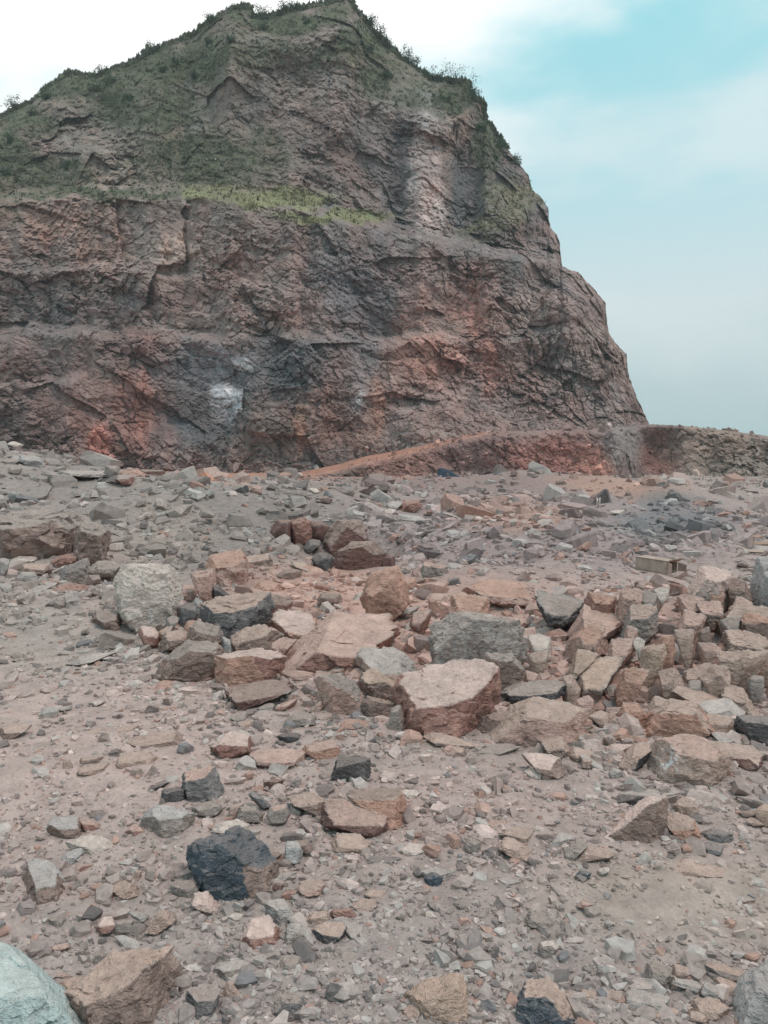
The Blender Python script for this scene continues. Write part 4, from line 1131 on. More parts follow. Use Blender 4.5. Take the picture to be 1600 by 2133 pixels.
P;80 1120 110 1080 220 1140 180 1190 100 1180;tan;.5;
P;1290 640 1330 610 1430 630 1380 680;pale;.5;
P;80 260 140 220 200 250 170 280;pink/red;.5;
P;400 540 430 505 480 530 440 555;navy;.3;tiny dark blue stone on smooth dirt, lower right|
P;300 400 330 365 370 400 340 430;pale;.4;
P;850 820 860 720 1020 770 990 830;tan;.5;
P;450 1219 560 1150 730 1180 700 1280 470 1280;pale;.6;
Q;60 100 100 75 175 105 150 130;white;.4;white stone on the crest of the spoil bank at the left edge|white crest stone
Q;150 240 180 190 310 210 350 260 230 280;ice;.4;pale blue-grey rock on the crest of the left spoil bank|blue-grey crest rock
Q;10 240 70 210 160 235 100 270 20 265;grey;.4;
Q;60 320 90 270 170 290 150 340;grey;.4;
Q;840 350 850 280 920 270 945 310 900 380;grey;.2;upright grey block on the crest of the spoil bank|upright crest block
Q;910 370 960 340 1050 360 1060 410 970 420;grey/red;.4;
Q;1120 310 1170 300 1290 310 1290 360 1200 350;brown/dred;.2;brown flat block on the crest near the orange road|brown crest block
Q;1510 410 1540 390 1590 390 1580 420;white;.5;
Q;490 340 500 310 830 310 840 350 700 360;pale;.5;long pale slab lying along the crest of the spoil bank|long crest slab
Q;-60 600 -40 500 30 515 62 600;pale;.3;
R;320 380 380 340 430 350 440 410 370 420;grey/char;.3;
R;930 380 980 370 1010 400 960 420;white;.5;
R;1000 450 1060 430 1110 460 1090 490 1020 475;brown;.3;
R;250 400 330 390 380 430 270 430;white;.6;
R;460 390 490 350 550 360 550 410 490 420;pink;.3;
R;60 580 90 530 180 580 150 600 90 600;grey;.4;
S;100 400 150 330 270 320 285 370 220 410;red;.3;red-brown boulder alone on the flat beyond the hollow|far red-brown boulder
S;0 410 30 380 90 400 60 440 0 430;white;.5;
S;30 350 100 320 150 340 100 400 30 380;pale;.5;
S;620 480 650 430 720 450 690 500 640 510;grey;.4;
S;710 470 740 440 790 460 760 490;white;.4;
S;460 410 500 410 640 460 600 470;pale;.6;
S;1350 390 1380 360 1420 370 1420 400;white;.3;
T;340 400 450 390 440 430 380 420;white;.6;
T;238 380 240 300 252 298 254 380;white;.1;left of two thin pale splinters standing upright on the far flat|upright splinters
T;258 382 260 296 270 294 268 380;white;.1;right of two thin pale splinters standing upright on the far flat|
T;1100 700 1150 650 1260 660 1240 710;tan;.4;
T;930 630 1000 600 1050 620 1020 650;pale;.5;
"""


def ico(level):
    t = (1 + 5 ** 0.5) / 2
    v = [(-1, t, 0), (1, t, 0), (-1, -t, 0), (1, -t, 0), (0, -1, t), (0, 1, t), (0, -1, -t), (0, 1, -t), (t, 0, -1), (t, 0, 1), (-t, 0, -1), (-t, 0, 1)]
    f = [(0, 11, 5), (0, 5, 1), (0, 1, 7), (0, 7, 10), (0, 10, 11), (1, 5, 9), (5, 11, 4), (11, 10, 2), (10, 7, 6), (7, 1, 8),
         (3, 9, 4), (3, 4, 2), (3, 2, 6), (3, 6, 8), (3, 8, 9), (4, 9, 5), (2, 4, 11), (6, 2, 10), (8, 6, 7), (9, 8, 1)]
    v = [np.array(a) / np.linalg.norm(a) for a in v]
    for _ in range(level):
        mid, nf = {}, []

        def m(a, b):
            k = (min(a, b), max(a, b))
            if k not in mid:
                c = v[a] + v[b]
                v.append(c / np.linalg.norm(c))
                mid[k] = len(v) - 1
            return mid[k]
        for a, b, c in f:
            ab, bc, ca = m(a, b), m(b, c), m(c, a)
            nf += [(a, ab, ca), (b, bc, ab), (c, ca, bc), (ab, bc, ca)]
        f = nf
    return np.array(v), np.array(f, np.int32)


ICO = {k: ico(k) for k in range(0, 6)}


def hull2d(pts):
    pts = sorted(map(tuple, pts))

    def half(seq):
        out = []
        for p in seq:
            while len(out) > 1 and (out[-1][0] - out[-2][0]) * (p[1] - out[-2][1]) - (out[-1][1] - out[-2][1]) * (p[0] - out[-2][0]) <= 0:
                out.pop()
            out.append(p)
        return out[:-1]
    return np.array(half(pts) + half(pts[::-1]))


def faceted(dirs, normals, dists, p):
    """radius of a convex faceted body with slightly worn edges, and the facet each direction meets"""
    q = np.maximum(dirs @ normals.T, 0) / dists[None, :]
    return np.power(np.power(q, p).sum(1), -1.0 / p), np.argmax(q, axis=1)


rock_mat = rock_material('boulder_stone', scale=5.5, bump=0.9, mottle=0.30, fine=7.0, wear=0.5, dust=tuple(lin((186, 164, 150))), dust_amount=0.30, lay=2.2)
ROCK_INFO = []
ROCK_POLYS = []


def build_rock(idx, crop, pts, tones, tf):
    r = np.random.default_rng(1000 + idx)
    ox, oy = CROPS[crop]
    P = np.array(pts, float).reshape(-1, 2) * 0.2625 + np.array([ox, oy])
    x0, y0 = P.min(0)
    x1, y1 = P.max(0)
    w_px, h_px = x1 - x0, y1 - y0
    cpx, cpy = (x0 + x1) / 2, (y0 + y1) / 2
    t_hit, _ = hit(cpx, y1)
    c = ray(cpx, cpy)
    e3 = -c
    e1 = np.cross(np.array([0, 0, 1.0]), c)
    e1 = -e1 / np.linalg.norm(e1)
    e2 = np.cross(e3, e1)
    if e2[2] < 0:
        e1, e2 = -e1, -e2
    phi = max(math.asin(max(-c[2], 0.02)), 0.06)
    m_px = t_hit / F
    W, H = w_px * m_px, h_px * m_px
    length = min(max(tf * H / math.sin(phi) * (r.uniform(0.42, 0.8) if tf < 0.7 else 0.9), 0.4 * W), 1.25 * W, 2.6 * max(H, 0.3 * W))
    D = 0.5 * max(length * math.cos(phi), 0.5 * min(W, H))
    dist_c = t_hit + D
    centre = c * dist_c + np.array([0, 0, CAM_H + 0.04 * H])
    # outline in the plane through the centre
    uv = []
    for q in P:
        d = ray(q[0], q[1])
        k = dist_c / (d @ c)
        off = d * k - c * dist_c
        uv.append((off @ e1, off @ e2))
    uv = np.array(uv)
    deep = float(sink(np.array([centre[0]]), np.array([centre[1]]))[0])
    uv[:, 1] = np.where(uv[:, 1] < 0, uv[:, 1] * 1.12 + deep * uv[:, 1] / max(-uv[:, 1].min(), 1e-3) * 0.6, uv[:, 1])   # bedded into the ground
    hw, hh = (uv[:, 0].max() - uv[:, 0].min()) / 2, (uv[:, 1].max() - uv[:, 1].min()) / 2
    mid = np.array([(uv[:, 0].max() + uv[:, 0].min()) / 2, (uv[:, 1].max() + uv[:, 1].min()) / 2])
    S = np.array([hw, hh, D])
    hp = hull2d((uv - mid) / S[:2] * 1.09)
    normals, dists, cols = [], [], []
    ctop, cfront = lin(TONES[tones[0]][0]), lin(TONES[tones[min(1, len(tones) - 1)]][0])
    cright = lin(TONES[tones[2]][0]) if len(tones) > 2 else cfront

    def plane(n, pt, col):
        n = np.asarray(n, float)
        n = n / np.linalg.norm(n)
        d = float(n @ np.asarray(pt, float))
        if d > 0.08:
            normals.append(n)
            dists.append(d)
            cols.append(col * (1 + r.uniform(-0.10, 0.10)))
    for i in range(len(hp)):
        a, b = hp[i], hp[(i + 1) % len(hp)]
        ed = b - a
        if np.hypot(*ed) < 0.12:
            continue
        n2 = np.array([ed[1], -ed[0]]) / np.hypot(*ed)
        m_ = (a + b) / 2
        reach = float(n2 @ m_)
        t_ = min(r.uniform(0.05, 0.45), 0.55 * reach)
        if n2[1] < -0.5:
            t_ = r.uniform(-0.1, 0.15)
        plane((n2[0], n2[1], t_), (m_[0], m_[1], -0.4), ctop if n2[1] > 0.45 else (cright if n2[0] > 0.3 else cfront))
    yc = 1.0 - 2.0 * tf                                               # front edge of the top face
    slope = (1.0 - yc) / 1.9
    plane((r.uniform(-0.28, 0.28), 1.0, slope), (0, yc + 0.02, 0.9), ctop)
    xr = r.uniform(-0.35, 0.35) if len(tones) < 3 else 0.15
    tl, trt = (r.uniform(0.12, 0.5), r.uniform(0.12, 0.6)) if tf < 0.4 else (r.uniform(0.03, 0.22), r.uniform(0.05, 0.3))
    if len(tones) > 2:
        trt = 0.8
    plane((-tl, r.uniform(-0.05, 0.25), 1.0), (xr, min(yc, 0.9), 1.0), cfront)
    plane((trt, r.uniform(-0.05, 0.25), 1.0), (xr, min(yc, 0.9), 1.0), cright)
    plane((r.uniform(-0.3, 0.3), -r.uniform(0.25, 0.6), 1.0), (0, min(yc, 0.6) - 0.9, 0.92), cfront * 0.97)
    plane((0, 0, -1), (0, 0, -1), cfront)
    big = max(w_px, h_px)
    for _ in range(7 if big > 60 else 4):                             # chips knocked off edges
        n = r.normal(size=3)
        n[2] = abs(n[2]) + 0.5
        n /= np.linalg.norm(n)
        sup = min(1.6, 1.0 / max(max(np.abs(n)), 0.5))
        far = np.abs(n).sum()
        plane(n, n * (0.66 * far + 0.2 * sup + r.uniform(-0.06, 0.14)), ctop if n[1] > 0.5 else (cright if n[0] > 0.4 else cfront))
    lvl = 5 if big > 110 else (4 if big > 45 else 3)
    dirs, faces = ICO[lvl]
    normals, dists = np.array(normals), np.array(dists)
    rad_, face_id = faceted(dirs, normals, dists, 80 if big > 60 else 40)
    V = dirs * rad_[:, None] * S
    size = (hw * hh * D) ** (1 / 3)
    o_ = r.uniform(-50, 50, 3)
    q = V / size
    bump = 0.075 * fbm(q[:, 0] * 1.3 + o_[0], q[:, 1] * 1.3 + o_[1], q[:, 2] * 1.3 + o_[2], 3)
    bump = bump + 0.045 * fbm(q[:, 0] * 4 + o_[0], q[:, 1] * 6 + o_[1], q[:, 2] * 4 + o_[2], 3, ridged=True)
    if lvl > 3:
        _, _, ci, ct = cells(q[:, 0] * 2.2 + o_[0], q[:, 1] * 3.0 + o_[1], q[:, 2] * 2.2 + o_[2])
        bump = bump + 0.05 * (ci - 0.5) + 0.13 * ct
    V = V * (1 + bump[:, None] * np.clip(size / S.max(), 0.4, 1))
    Wd = V @ np.stack([e1, e2, e3])
    anchor = centre + mid[0] * e1 + mid[1] * e2
    Wd = Wd + anchor
    base = np.array([anchor[0], anchor[1], Wd[:, 2].min()])
    cols = np.array(cols)[face_id]
    nz = fbm(q[:, 0] * 2 + 9, q[:, 1] * 2, q[:, 2] * 2, 3)
    cols = cols * (1 + 0.22 * nz)[:, None]
    if crop == 'G' and tones == ['pink', 'tan'] and tf == .4:         # the white streaks and dark stain
        u_, v_ = q[:, 0] * size / hw, q[:, 1] * size / hh
        sm = np.exp(-(((u_ + 0.42) / 0.30) ** 2 + ((v_ + 0.15) / 0.42) ** 2)) * smooth(-0.15, 0.3, fbm(u_ * 9, v_ * 3, 0.3, 3))
        cols = cols + np.clip(sm * 1.4, 0, 1)[:, None] * (lin((226, 224, 220)) - cols)
        sm = np.exp(-(((u_ + 0.3) / 0.34) ** 2 + ((v_ - 0.36) / 0.16) ** 2)) * smooth(-0.1, 0.25, fbm(u_ * 6 + 4, v_ * 6, 0.3, 3))
        cols = cols + np.clip(sm * 1.2, 0, 0.9)[:, None] * (lin((84, 80, 80)) - cols)
    if crop == 'A' and tones == ['white'] and tf == .16:              # a pale bruise on the round boulder
        u_, v_ = q[:, 0] * size / hw, q[:, 1] * size / hh
        sm = np.exp(-(((u_ - 0.05) / 0.06) ** 2 + ((v_ + 0.52) / 0.16) ** 2)) * (q[:, 2] > 0)
        cols = cols + sm[:, None] * 0.8 * (lin((236, 236, 234)) - cols)
    if tones == ['navy'] or tones[:2] == ['grey', 'navy']:            # quartz flecks
        sp_ = smooth(0.42, 0.5, fbm(q[:, 0] * 5 + 3, q[:, 1] * 7, q[:, 2] * 5, 2))
        cols = cols + sp_[:, None] * 0.6 * (lin((190, 196, 200)) - cols)
    if tones == ['grey'] and tf == .12:                               # lichen-like mottling
        sp_ = smooth(-0.05, 0.25, fbm(q[:, 0] * 3 + 3, q[:, 1] * 3, q[:, 2] * 3, 4))
        cols = cols + sp_[:, None] * 0.6 * (lin((182, 176, 170)) - cols)
    flat = w_px / max(h_px, 1) > 2.1
    kind = ('boulder', 'boulder') if big > 85 else (('flat_stone', 'slab') if flat else ('stone', 'stone'))
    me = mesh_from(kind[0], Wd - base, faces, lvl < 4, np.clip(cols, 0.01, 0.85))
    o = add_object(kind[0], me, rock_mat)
    o.location = base
    o['category'] = kind[1]
    ROCK_POLYS.append(P)
    ROCK_INFO.append(dict(o=o, px=cpx, py=cpy, w=w_px, h=h_px, tone=TONES[tones[0]][1], flat=flat, kind=kind[1]))
    return o


seen_lines = set()
for i, line in enumerate(l for l in ROCKS.strip().splitlines()):
    parts = line.split(';')
    crop, pts, tones, tf = parts[0], [float(v) for v in parts[1].split()], parts[2].split('/'), float(parts[3])
    key = (crop, parts[1])
    if parts[1].startswith('950 320 1000 290') and crop == 'C':
        continue
    lab = parts[4] if len(parts) > 4 else ''
    build_rock(i, crop, pts, tones, tf)
    label, _, short = lab.partition('|')
    ROCK_INFO[-1]['label'], ROCK_INFO[-1]['short'] = label.strip(), short.strip()

# labels for the smaller stones: what they look like and which landmark they lie beside
LANDMARKS = [k for k in ROCK_INFO if k['short']]
ORD = ['', 'second ', 'third ', 'fourth ', 'fifth ', 'sixth ', 'seventh ', 'eighth ', 'ninth ']
pending = {}
for k in ROCK_INFO:
    if k['label']:
        k['o']['label'] = k['label']
        continue
    lm = min(LANDMARKS, key=lambda m: math.hypot((m['px'] - k['px']) / (1 + m['w'] / 150), (m['py'] - k['py']) / (0.7 + m['h'] / 150)))
    dx, dy = k['px'] - lm['px'], k['py'] - lm['py']
    if abs(dx) > abs(dy) * 1.1:
        rel = 'left of' if dx < 0 else 'right of'
    else:
        rel = 'above' if dy < 0 else 'below'
    shape = 'slab' if k['flat'] else ('rock' if max(k['w'], k['h']) > 40 else 'stone')
    pending.setdefault((k['tone'], shape, rel, lm['short']), []).append((math.hypot(dx, dy), k))
for (tone, shape, rel, lm), lst in pending.items():
    lst.sort(key=lambda a: a[0])
    for n, (_, k) in enumerate(lst):
        if len(lst) == 1:
            k['o']['label'] = f'{tone} {shape} lying {rel} the {lm}'
        else:
            k['o']['label'] = f'{tone} {shape} {rel} the {lm}, {ORD[n]}nearest to it'
        k['o']['group'] = 'loose stones on the quarry floor'

# ------------------------------------------------------------------ rubble too fine to pick apart
def chip_variants(rings, n, seed):
    """angular stone chips: five- or six-sided broken prisms"""
    r = np.random.default_rng(seed)
    k = 5 if rings == 2 else 6
    out = []
    for _ in range(n):
        a = np.sort(np.linspace(0, 2 * math.pi, k, endpoint=False) + r.uniform(-0.5, 0.5, k))
        ring = np.stack([np.cos(a), np.sin(a)], 1) * r.uniform(0.6, 1.15, k)[:, None]
        levels = ((-1, 1.0), (1, 0.72)) if rings == 2 else ((-1, 0.85), (r.uniform(-0.2, 0.7), 1.05), (1, r.uniform(0.6, 0.9)))
        v = []
        tx_, ty_ = r.uniform(-0.45, 0.45, 2)
        for h, sc in levels:
            q = ring * (sc * r.uniform(0.85, 1.1, k))[:, None] + r.uniform(-0.15, 0.15, 2)
            z = h + (q[:, 0] * tx_ + q[:, 1] * ty_ if h > 0.5 else r.uniform(-0.15, 0.15, k))
            v.append(np.concatenate([q, z[:, None]], 1))
        out.append(np.concatenate(v))
    f = []
    for l in range(rings - 1):
        for i in range(k):
            i2 = (i + 1) % k
            f += [(l * k + i, l * k + i2, (l + 1) * k + i2), (l * k + i, (l + 1) * k + i2, (l + 1) * k + i)]
    t = (rings - 1) * k
    for i in range(1, k - 1):
        f += [(t, t + i, t + i + 1), (0, i + 1, i)]
    return np.array(out), np.array(f, np.int32)


def scatter_mesh(name, pos, size, level, seed, colour, tilt, flatness):
    """many loose chips joined into one mesh: pos (n,3), size (n,) radius in metres"""
    r = np.random.default_rng(seed)
    var, faces = chip_variants(level, 40, seed)
    n = len(pos)
    v = var[r.integers(0, len(var), n)].copy()
    sc = np.stack([r.uniform(0.8, 1.35, n), r.uniform(0.6, 1.05, n), flatness * r.uniform(0.6, 1.5, n)], 1) * size[:, None]
    v *= sc[:, None, :]
    yaw = r.uniform(0, 2 * math.pi, n)
    tx, ty = r.normal(0, 1, n) * tilt, r.normal(0, 1, n) * tilt
    cx, sx, cy, sy, cz, sz = np.cos(tx), np.sin(tx), np.cos(ty), np.sin(ty), np.cos(yaw), np.sin(yaw)
    x, y, z = v[..., 0], v[..., 1], v[..., 2]
    x, y = x * cz[:, None] - y * sz[:, None], x * sz[:, None] + y * cz[:, None]
    y, z = y * cx[:, None] - z * sx[:, None], y * sx[:, None] + z * cx[:, None]
    x, z = x * cy[:, None] + z * sy[:, None], -x * sy[:, None] + z * cy[:, None]
    v = np.stack([x, y, z], -1) + pos[:, None, :]
    v[..., 2] += (sc[:, 2] * 0.18)[:, None]
    k = v.shape[1]
    f = (faces[None] + (np.arange(n) * k)[:, None, None]).reshape(-1, 3)
    c = np.repeat(colour, k, axis=0)
    return mesh_from(name, v.reshape(-1, 3), f, False, c)


# picture cells taken by the stones built one by one: loose rubble keeps clear of them
taken = np.zeros((620, 420), bool)
for poly in ROCK_POLYS:
    hpoly = hull2d(poly)
    x0_, y0_ = np.floor(poly.min(0) / 4).astype(int)
    x1_, y1_ = np.ceil(poly.max(0) / 4).astype(int) + 1
    yy_, xx_ = np.mgrid[max(y0_, 0):max(min(y1_, 620), 0), max(x0_, 0):max(min(x1_, 420), 0)]
    inside = np.ones(xx_.shape, bool)
    for k_ in range(len(hpoly)):
        a_, b_ = hpoly[k_], hpoly[(k_ + 1) % len(hpoly)]
        inside &= (b_[0] - a_[0]) * (yy_ * 4 + 2 - a_[1]) - (b_[1] - a_[1]) * (xx_ * 4 + 2 - a_[0]) >= 0
    taken[yy_[inside], xx_[inside]] = True
nrow, ncol = R.shape
row_py = 930 + CAM_H * F / np.maximum(rad, 1e-3)


def sample_floor(n, seed, dens, clear=0.4):
    """surface points of the floor spread evenly over what is seen of it, thinned by dens(px, py)"""
    r = np.random.default_rng(seed)
    rows_ok = np.where((rad > 1.6) & (rad < 142))[0]
    m = n * (4 if dens is density else 14)
    i = r.choice(rows_ok[:-1], m)
    j = r.integers(45, ncol - 46, m)
    a, b = r.random(m)[:, None], r.random(m)[:, None]
    p = gv[i, j] * (1 - a) * (1 - b) + gv[i + 1, j] * a * (1 - b) + gv[i, j + 1] * (1 - a) * b + gv[i + 1, j + 1] * a * b
    x, y = project(p)
    keep = r.random(m) < dens(x, y)
    inside = taken[np.clip(y / 4, 0, 619).astype(int), np.clip(x / 4, 0, 419).astype(int)]
    keep &= ~(inside & (r.random(m) < clear))
    p, x, y = p[keep][:n], x[keep][:n], y[keep][:n]
    return p, x, y


def bump2(x, y, cx, cy, rx, ry):
    return np.exp(-(((x - cx) / rx) ** 2 + ((y - cy) / ry) ** 2))


def density(x, y):
    d = 0.6 + 0.25 * (1 - smooth(1050, 1250, y))
    d += 0.45 * bump2(x, y, 1400, 1420, 300, 170) + 0.35 * bump2(x, y, 800, 2060, 700, 130) + 0.3 * bump2(x, y, 600, 1110, 240, 110) + 0.3 * bump2(x, y, 150, 1260, 260, 90)
    d += 0.3 * bump2(x, y, 700, 1480, 300, 70) + 0.25 * bump2(x, y, 1100, 1770, 220, 60)
    d -= 0.50 * bump2(x, y, 1420, 1880, 210, 75) + 0.30 * bump2(x, y, 140, 1620, 260, 70) + 0.25 * bump2(x, y, 950, 1650, 160, 40) + 0.2 * bump2(x, y, 260, 1960, 200, 60)
    d -= 0.30 * bump2(x, y, 1230, 1960, 160, 60) + 0.3 * bump2(x, y, 330, 1100, 100, 50) + 0.45 * bump2(x, y, 560, 988, 420, 10)
    d *= 0.40 + 1.25 * smooth(-0.25, 0.35, fbm(x / 85.0, y / 45.0, 0.4, 3))
    return np.clip(d, 0.03, 1)


def size_gain(x, y):
    return 1 + 0.45 * (1 - smooth(1080, 1240, y)) + 0.7 * bump2(x, y, 1420, 1420, 280, 170) + 0.12 * smooth(1850, 2100, y) + 0.35 * bump2(x, y, 150, 1230, 250, 90) - 0.3 * bump2(x, y, 160, 1600, 320, 120) \
        - 0.25 * bump2(x, y, 1400, 1880, 260, 100) + 0.35 * bump2(x, y, 880, 1380, 380, 140)


def chip_colours(x, y, seed):
    r = np.random.default_rng(seed)
    n = len(x)
    c = floor_colour(x, y) * np.exp(r.normal(0.04, 0.17, n))[:, None]
    u = r.random(n)
    warm = bump2(x, y, 1050, 1370, 520, 190)
    c = np.where((u < 0.14)[:, None], c * 0.4 + 0.6 * lin((186, 180, 172)), c)
    c = np.where(((u > 0.14) & (u < 0.25))[:, None], c * 0.45 + 0.4 * lin((98, 96, 96)), c)
    c = np.where(((u > 0.25) & (u < 0.27))[:, None], c * 0.3 + 0.7 * lin((116, 118, 120)), c)
    red = (u > 0.29) & (u < 0.33 + 0.22 * warm)
    c = np.where(red[:, None], c * 0.3 + 0.7 * lin((174, 136, 120)), c)
    return np.clip(c, 0.02, 0.8)


gravel_mat = rock_material('loose_rubble', scale=9.0, bump=0.35, mottle=0.22, fine=5.0)


def gravel(name, n, seed, smin, alpha, smax, level, tilt, flat, label, dens=density):
    p, x, y = sample_floor(n, seed, dens, 0.95 if level == 3 else 0.35)
    r = np.random.default_rng(seed + 5)
    s = np.minimum(smin * r.random(len(x)) ** (-1 / alpha), smax) * np.clip(size_gain(x, y), 0.5, 2.2)
    s = s * (0.75 + 0.6 * smooth(-0.3, 0.4, fbm(x / 60.0 + 7, y / 34.0, 5.4, 2)))
    dist_ = np.linalg.norm(p - np.array([0, 0, CAM_H]), axis=1)
    size = 0.5 * s * dist_ / F
    add_object(name, scatter_mesh(name, p, size, level, seed, chip_colours(x, y, seed + 9), tilt, flat), gravel_mat, kind='stuff', label=label)


gravel('gravel', 43000, 21, 5.2, 2.1, 19, 2, 0.20, 0.25, 'fine grey and pinkish gravel strewn over the quarry floor')
gravel('rubble', 6000, 22, 14, 2.6, 42, 3, 0.30, 0.38, 'loose angular rubble between the larger stones')
def HEAP(x, y):
    d = 1.0 * bump2(x, y, 1480, 1400, 190, 150) + 0.7 * bump2(x, y, 1250, 1480, 130, 80) + 0.45 * bump2(x, y, 900, 1360, 330, 100) + 0.35 * bump2(x, y, 480, 1300, 170, 60) \
        + 0.3 * bump2(x, y, 120, 1220, 160, 70)
    return np.clip(d * smooth(1170, 1230, y), 0, 1)


gravel('heaped_rubble', 2100, 23, 16, 2.3, 40, 3, 0.38, 0.36, 'broken angular blocks filling the heap at right and the gaps between boulders', HEAP)

# coarse debris on the far floor, out to the foot of the hill
rf_ = np.random.default_rng(61)
fa = rf_.uniform(-0.55, 0.62, 9000)
fd = np.sqrt(rf_.uniform(38 ** 2, 146 ** 2, 9000))
fp = np.stack([fd * np.sin(fa), fd * np.cos(fa), np.zeros(9000)], 1)
cl_ = fbm(fp[:, 0] / 7.0, fp[:, 1] / 7.0, 2.7, 3)
fp = fp[rf_.random(9000) < 0.25 + 0.9 * smooth(-0.15, 0.3, cl_)][:4200]
fp[:, 2] = ground_base(fp[:, 0], fp[:, 1]) + ground_detail(fp[:, 0], fp[:, 1])
fqx, fqy = project(fp)
onroad = (np.abs(fqy - 989) < 9) & (fqx < 820)
fp, fqx, fqy = fp[~onroad], fqx[~onroad], fqy[~onroad]
add_object('far_rubble', scatter_mesh('far_rubble', fp, np.minimum(0.13 * rf_.random(len(fp)) ** (-1 / 2.0), 0.5), 2, 63, chip_colours(fqx, fqy, 65), 0.3, 0.38), gravel_mat, kind='stuff',
           label='coarse debris strewn over the far floor towards the hill')

# fallen blocks on the benches and the foot of the hill
rj = np.random.default_rng(31)
mi = rj.integers(30, NR - 8, 9000)
mj = rj.integers(62, len(cx_) - 4, 9000)
hx_, hy_ = PX[mi, mj], PY[mi, mj]
bench = smooth(820, 930, hy_) * smooth(640, 800, hx_) + 0.5 * np.exp(-((hy_ - 690) / 14) ** 2) + 0.5 * np.exp(-((hy_ - np.interp(hx_, [400, 800, 1000, 1170], [400, 480, 525, 560])) / 14) ** 2) \
    + 0.35 * smooth(880, 960, hy_) + 0.06
keep = (rj.random(9000) < bench) & (hx_ > -60)
hp_ = P1[mi[keep], mj[keep]]
hs = 0.22 * rj.random(len(hp_)) ** (-1 / 2.4)
bi_ = rj.integers(0, NB - 14, 1500)
bj_ = rj.integers(60, len(bx) - 3, 1500)
hp_ = np.concatenate([hp_, B1[bi_, bj_], rows_back[0][bj_[:200]] * 0.5 + top[bj_[:200]] * 0.5])
hc_ = np.concatenate([hcol[mi[keep], mj[keep]], bcol[bi_, bj_] * 1.3, bcol[5, bj_[:200]] * 1.2])
hs = np.concatenate([hs, 0.16 * rj.random(1700) ** (-1 / 2.4)])
add_object('fallen_blocks', scatter_mesh('fallen_blocks', hp_, np.minimum(hs, 1.1), 2, 33, np.clip(hc_ * np.exp(rj.normal(0.1, 0.25, len(hp_)))[:, None], 0.02, 0.8), 0.6, 0.6),
           hill_mat, kind='stuff', label='small fallen blocks on the benches and foot of the hill')

# ------------------------------------------------------------------ grass and bushes of the hill
grass_mat = rock_material('dry_grass', scale=1.5, bump=0.0, mottle=0.3, rough=0.8)
rg = np.random.default_rng(41)
gi = rg.integers(0, NR - 30, 60000)
gj = rg.integers(40, len(cx_) - 3, 60000)
keep = rg.random(60000) < np.clip(green[gi, gj] * 1.1 - 0.12, 0, 1)
fringe = rg.integers(40, len(cx_) - 220, 2600)
gi = np.concatenate([gi[keep][:17000], rg.integers(0, 4, 2600)])
gj = np.concatenate([gj[keep][:17000], fringe])
gp = P1[gi, gj]
n = len(gp)
yellow = ((PY[gi, gj] > 385) & (PY[gi, gj] < 485) & (PX[gi, gj] > 380)).astype(float)[:, None]
gc = lin((122, 118, 90)) * yellow + lin((98, 100, 80)) * (1 - yellow)
gc = gc * np.exp(rg.normal(0, 0.28, n))[:, None]
hgt = rg.uniform(0.2, 0.55, n) * np.where(rg.random(n) < 0.08, 1.9, 1.0)
hgt[-2600:] *= 1.2 + 1.6 * np.clip(fbm(gp[-2600:, 0] / 6.0, 0.5, 2.5, 3) + 0.15, 0, 1)
verts, cols = [], []
for b in range(3):
    a = rg.uniform(0, 2 * math.pi, n)
    wd = hgt * rg.uniform(0.4, 0.8, n)
    dx, dy = np.cos(a) * wd, np.sin(a) * wd
    lean = rg.normal(0, 0.3, (n, 2)) * hgt[:, None]
    base_ = gp + np.stack([rg.normal(0, 0.3, n), rg.normal(0, 0.2, n), np.full(n, -0.15)], 1)
    verts.append(np.stack([base_ + np.stack([-dx, -dy, 0 * dx], 1), base_ + np.stack([dx, dy, 0 * dx], 1), base_ + np.stack([lean[:, 0], lean[:, 1], hgt + 0.15], 1)], 1))
    cols.append(np.repeat(gc[:, None, :], 3, 1))
gvv = np.concatenate(verts).reshape(-1, 3)
add_object('grass', mesh_from('grass', gvv, np.arange(len(gvv)).reshape(-1, 3), False, np.concatenate(cols).reshape(-1, 3)), grass_mat, kind='stuff',
           label='dry green grass and scrub on the upper slopes and the bench')

leaf_mat = rock_material('bush_leaves', scale=2.0, bump=0.0, mottle=0.25, rough=0.7)
bark_mat = rock_material('bush_bark', scale=4.0, bump=0.4, mottle=0.2)
BUSHES = [(320, 106, 26, 'small bush alone on the left skyline of the hill'), (545, 34, 30, 'bush filling the notch beside the left peak'), (592, 22, 26, 'bush on the skyline midway between the two peaks'),
          (612, 15, 22, 'bush on the skyline just left of the right peak'), (772, 54, 26, 'topmost bush on the right skyline below the peak'), (788, 78, 30, 'second bush down the right skyline'),
          (806, 92, 24, 'third bush down the right skyline'), (842, 122, 30, 'spreading bush halfway down the right skyline'), (858, 132, 26, 'bush just below the spreading bush on the right skyline'),
          (893, 158, 26, 'bush at the left end of the green shoulder'), (912, 164, 24, 'bush on the middle of the green shoulder'), (946, 172, 46, 'wide dark bush on top of the green shoulder'),
          (985, 205, 36, 'dark bush hanging over the shoulder edge'), (1046, 305, 26, 'low bush on the right skyline below the shoulder'), (1074, 338, 22, 'lowest bush on the right skyline'),
          (35, 224, 30, 'bush on the skyline at the left edge'), (215, 152, 24, 'low bush on the flat part of the left skyline'), (440, 44, 24, 'bush below the left peak on its left slope')]
rs = np.random.default_rng(77)
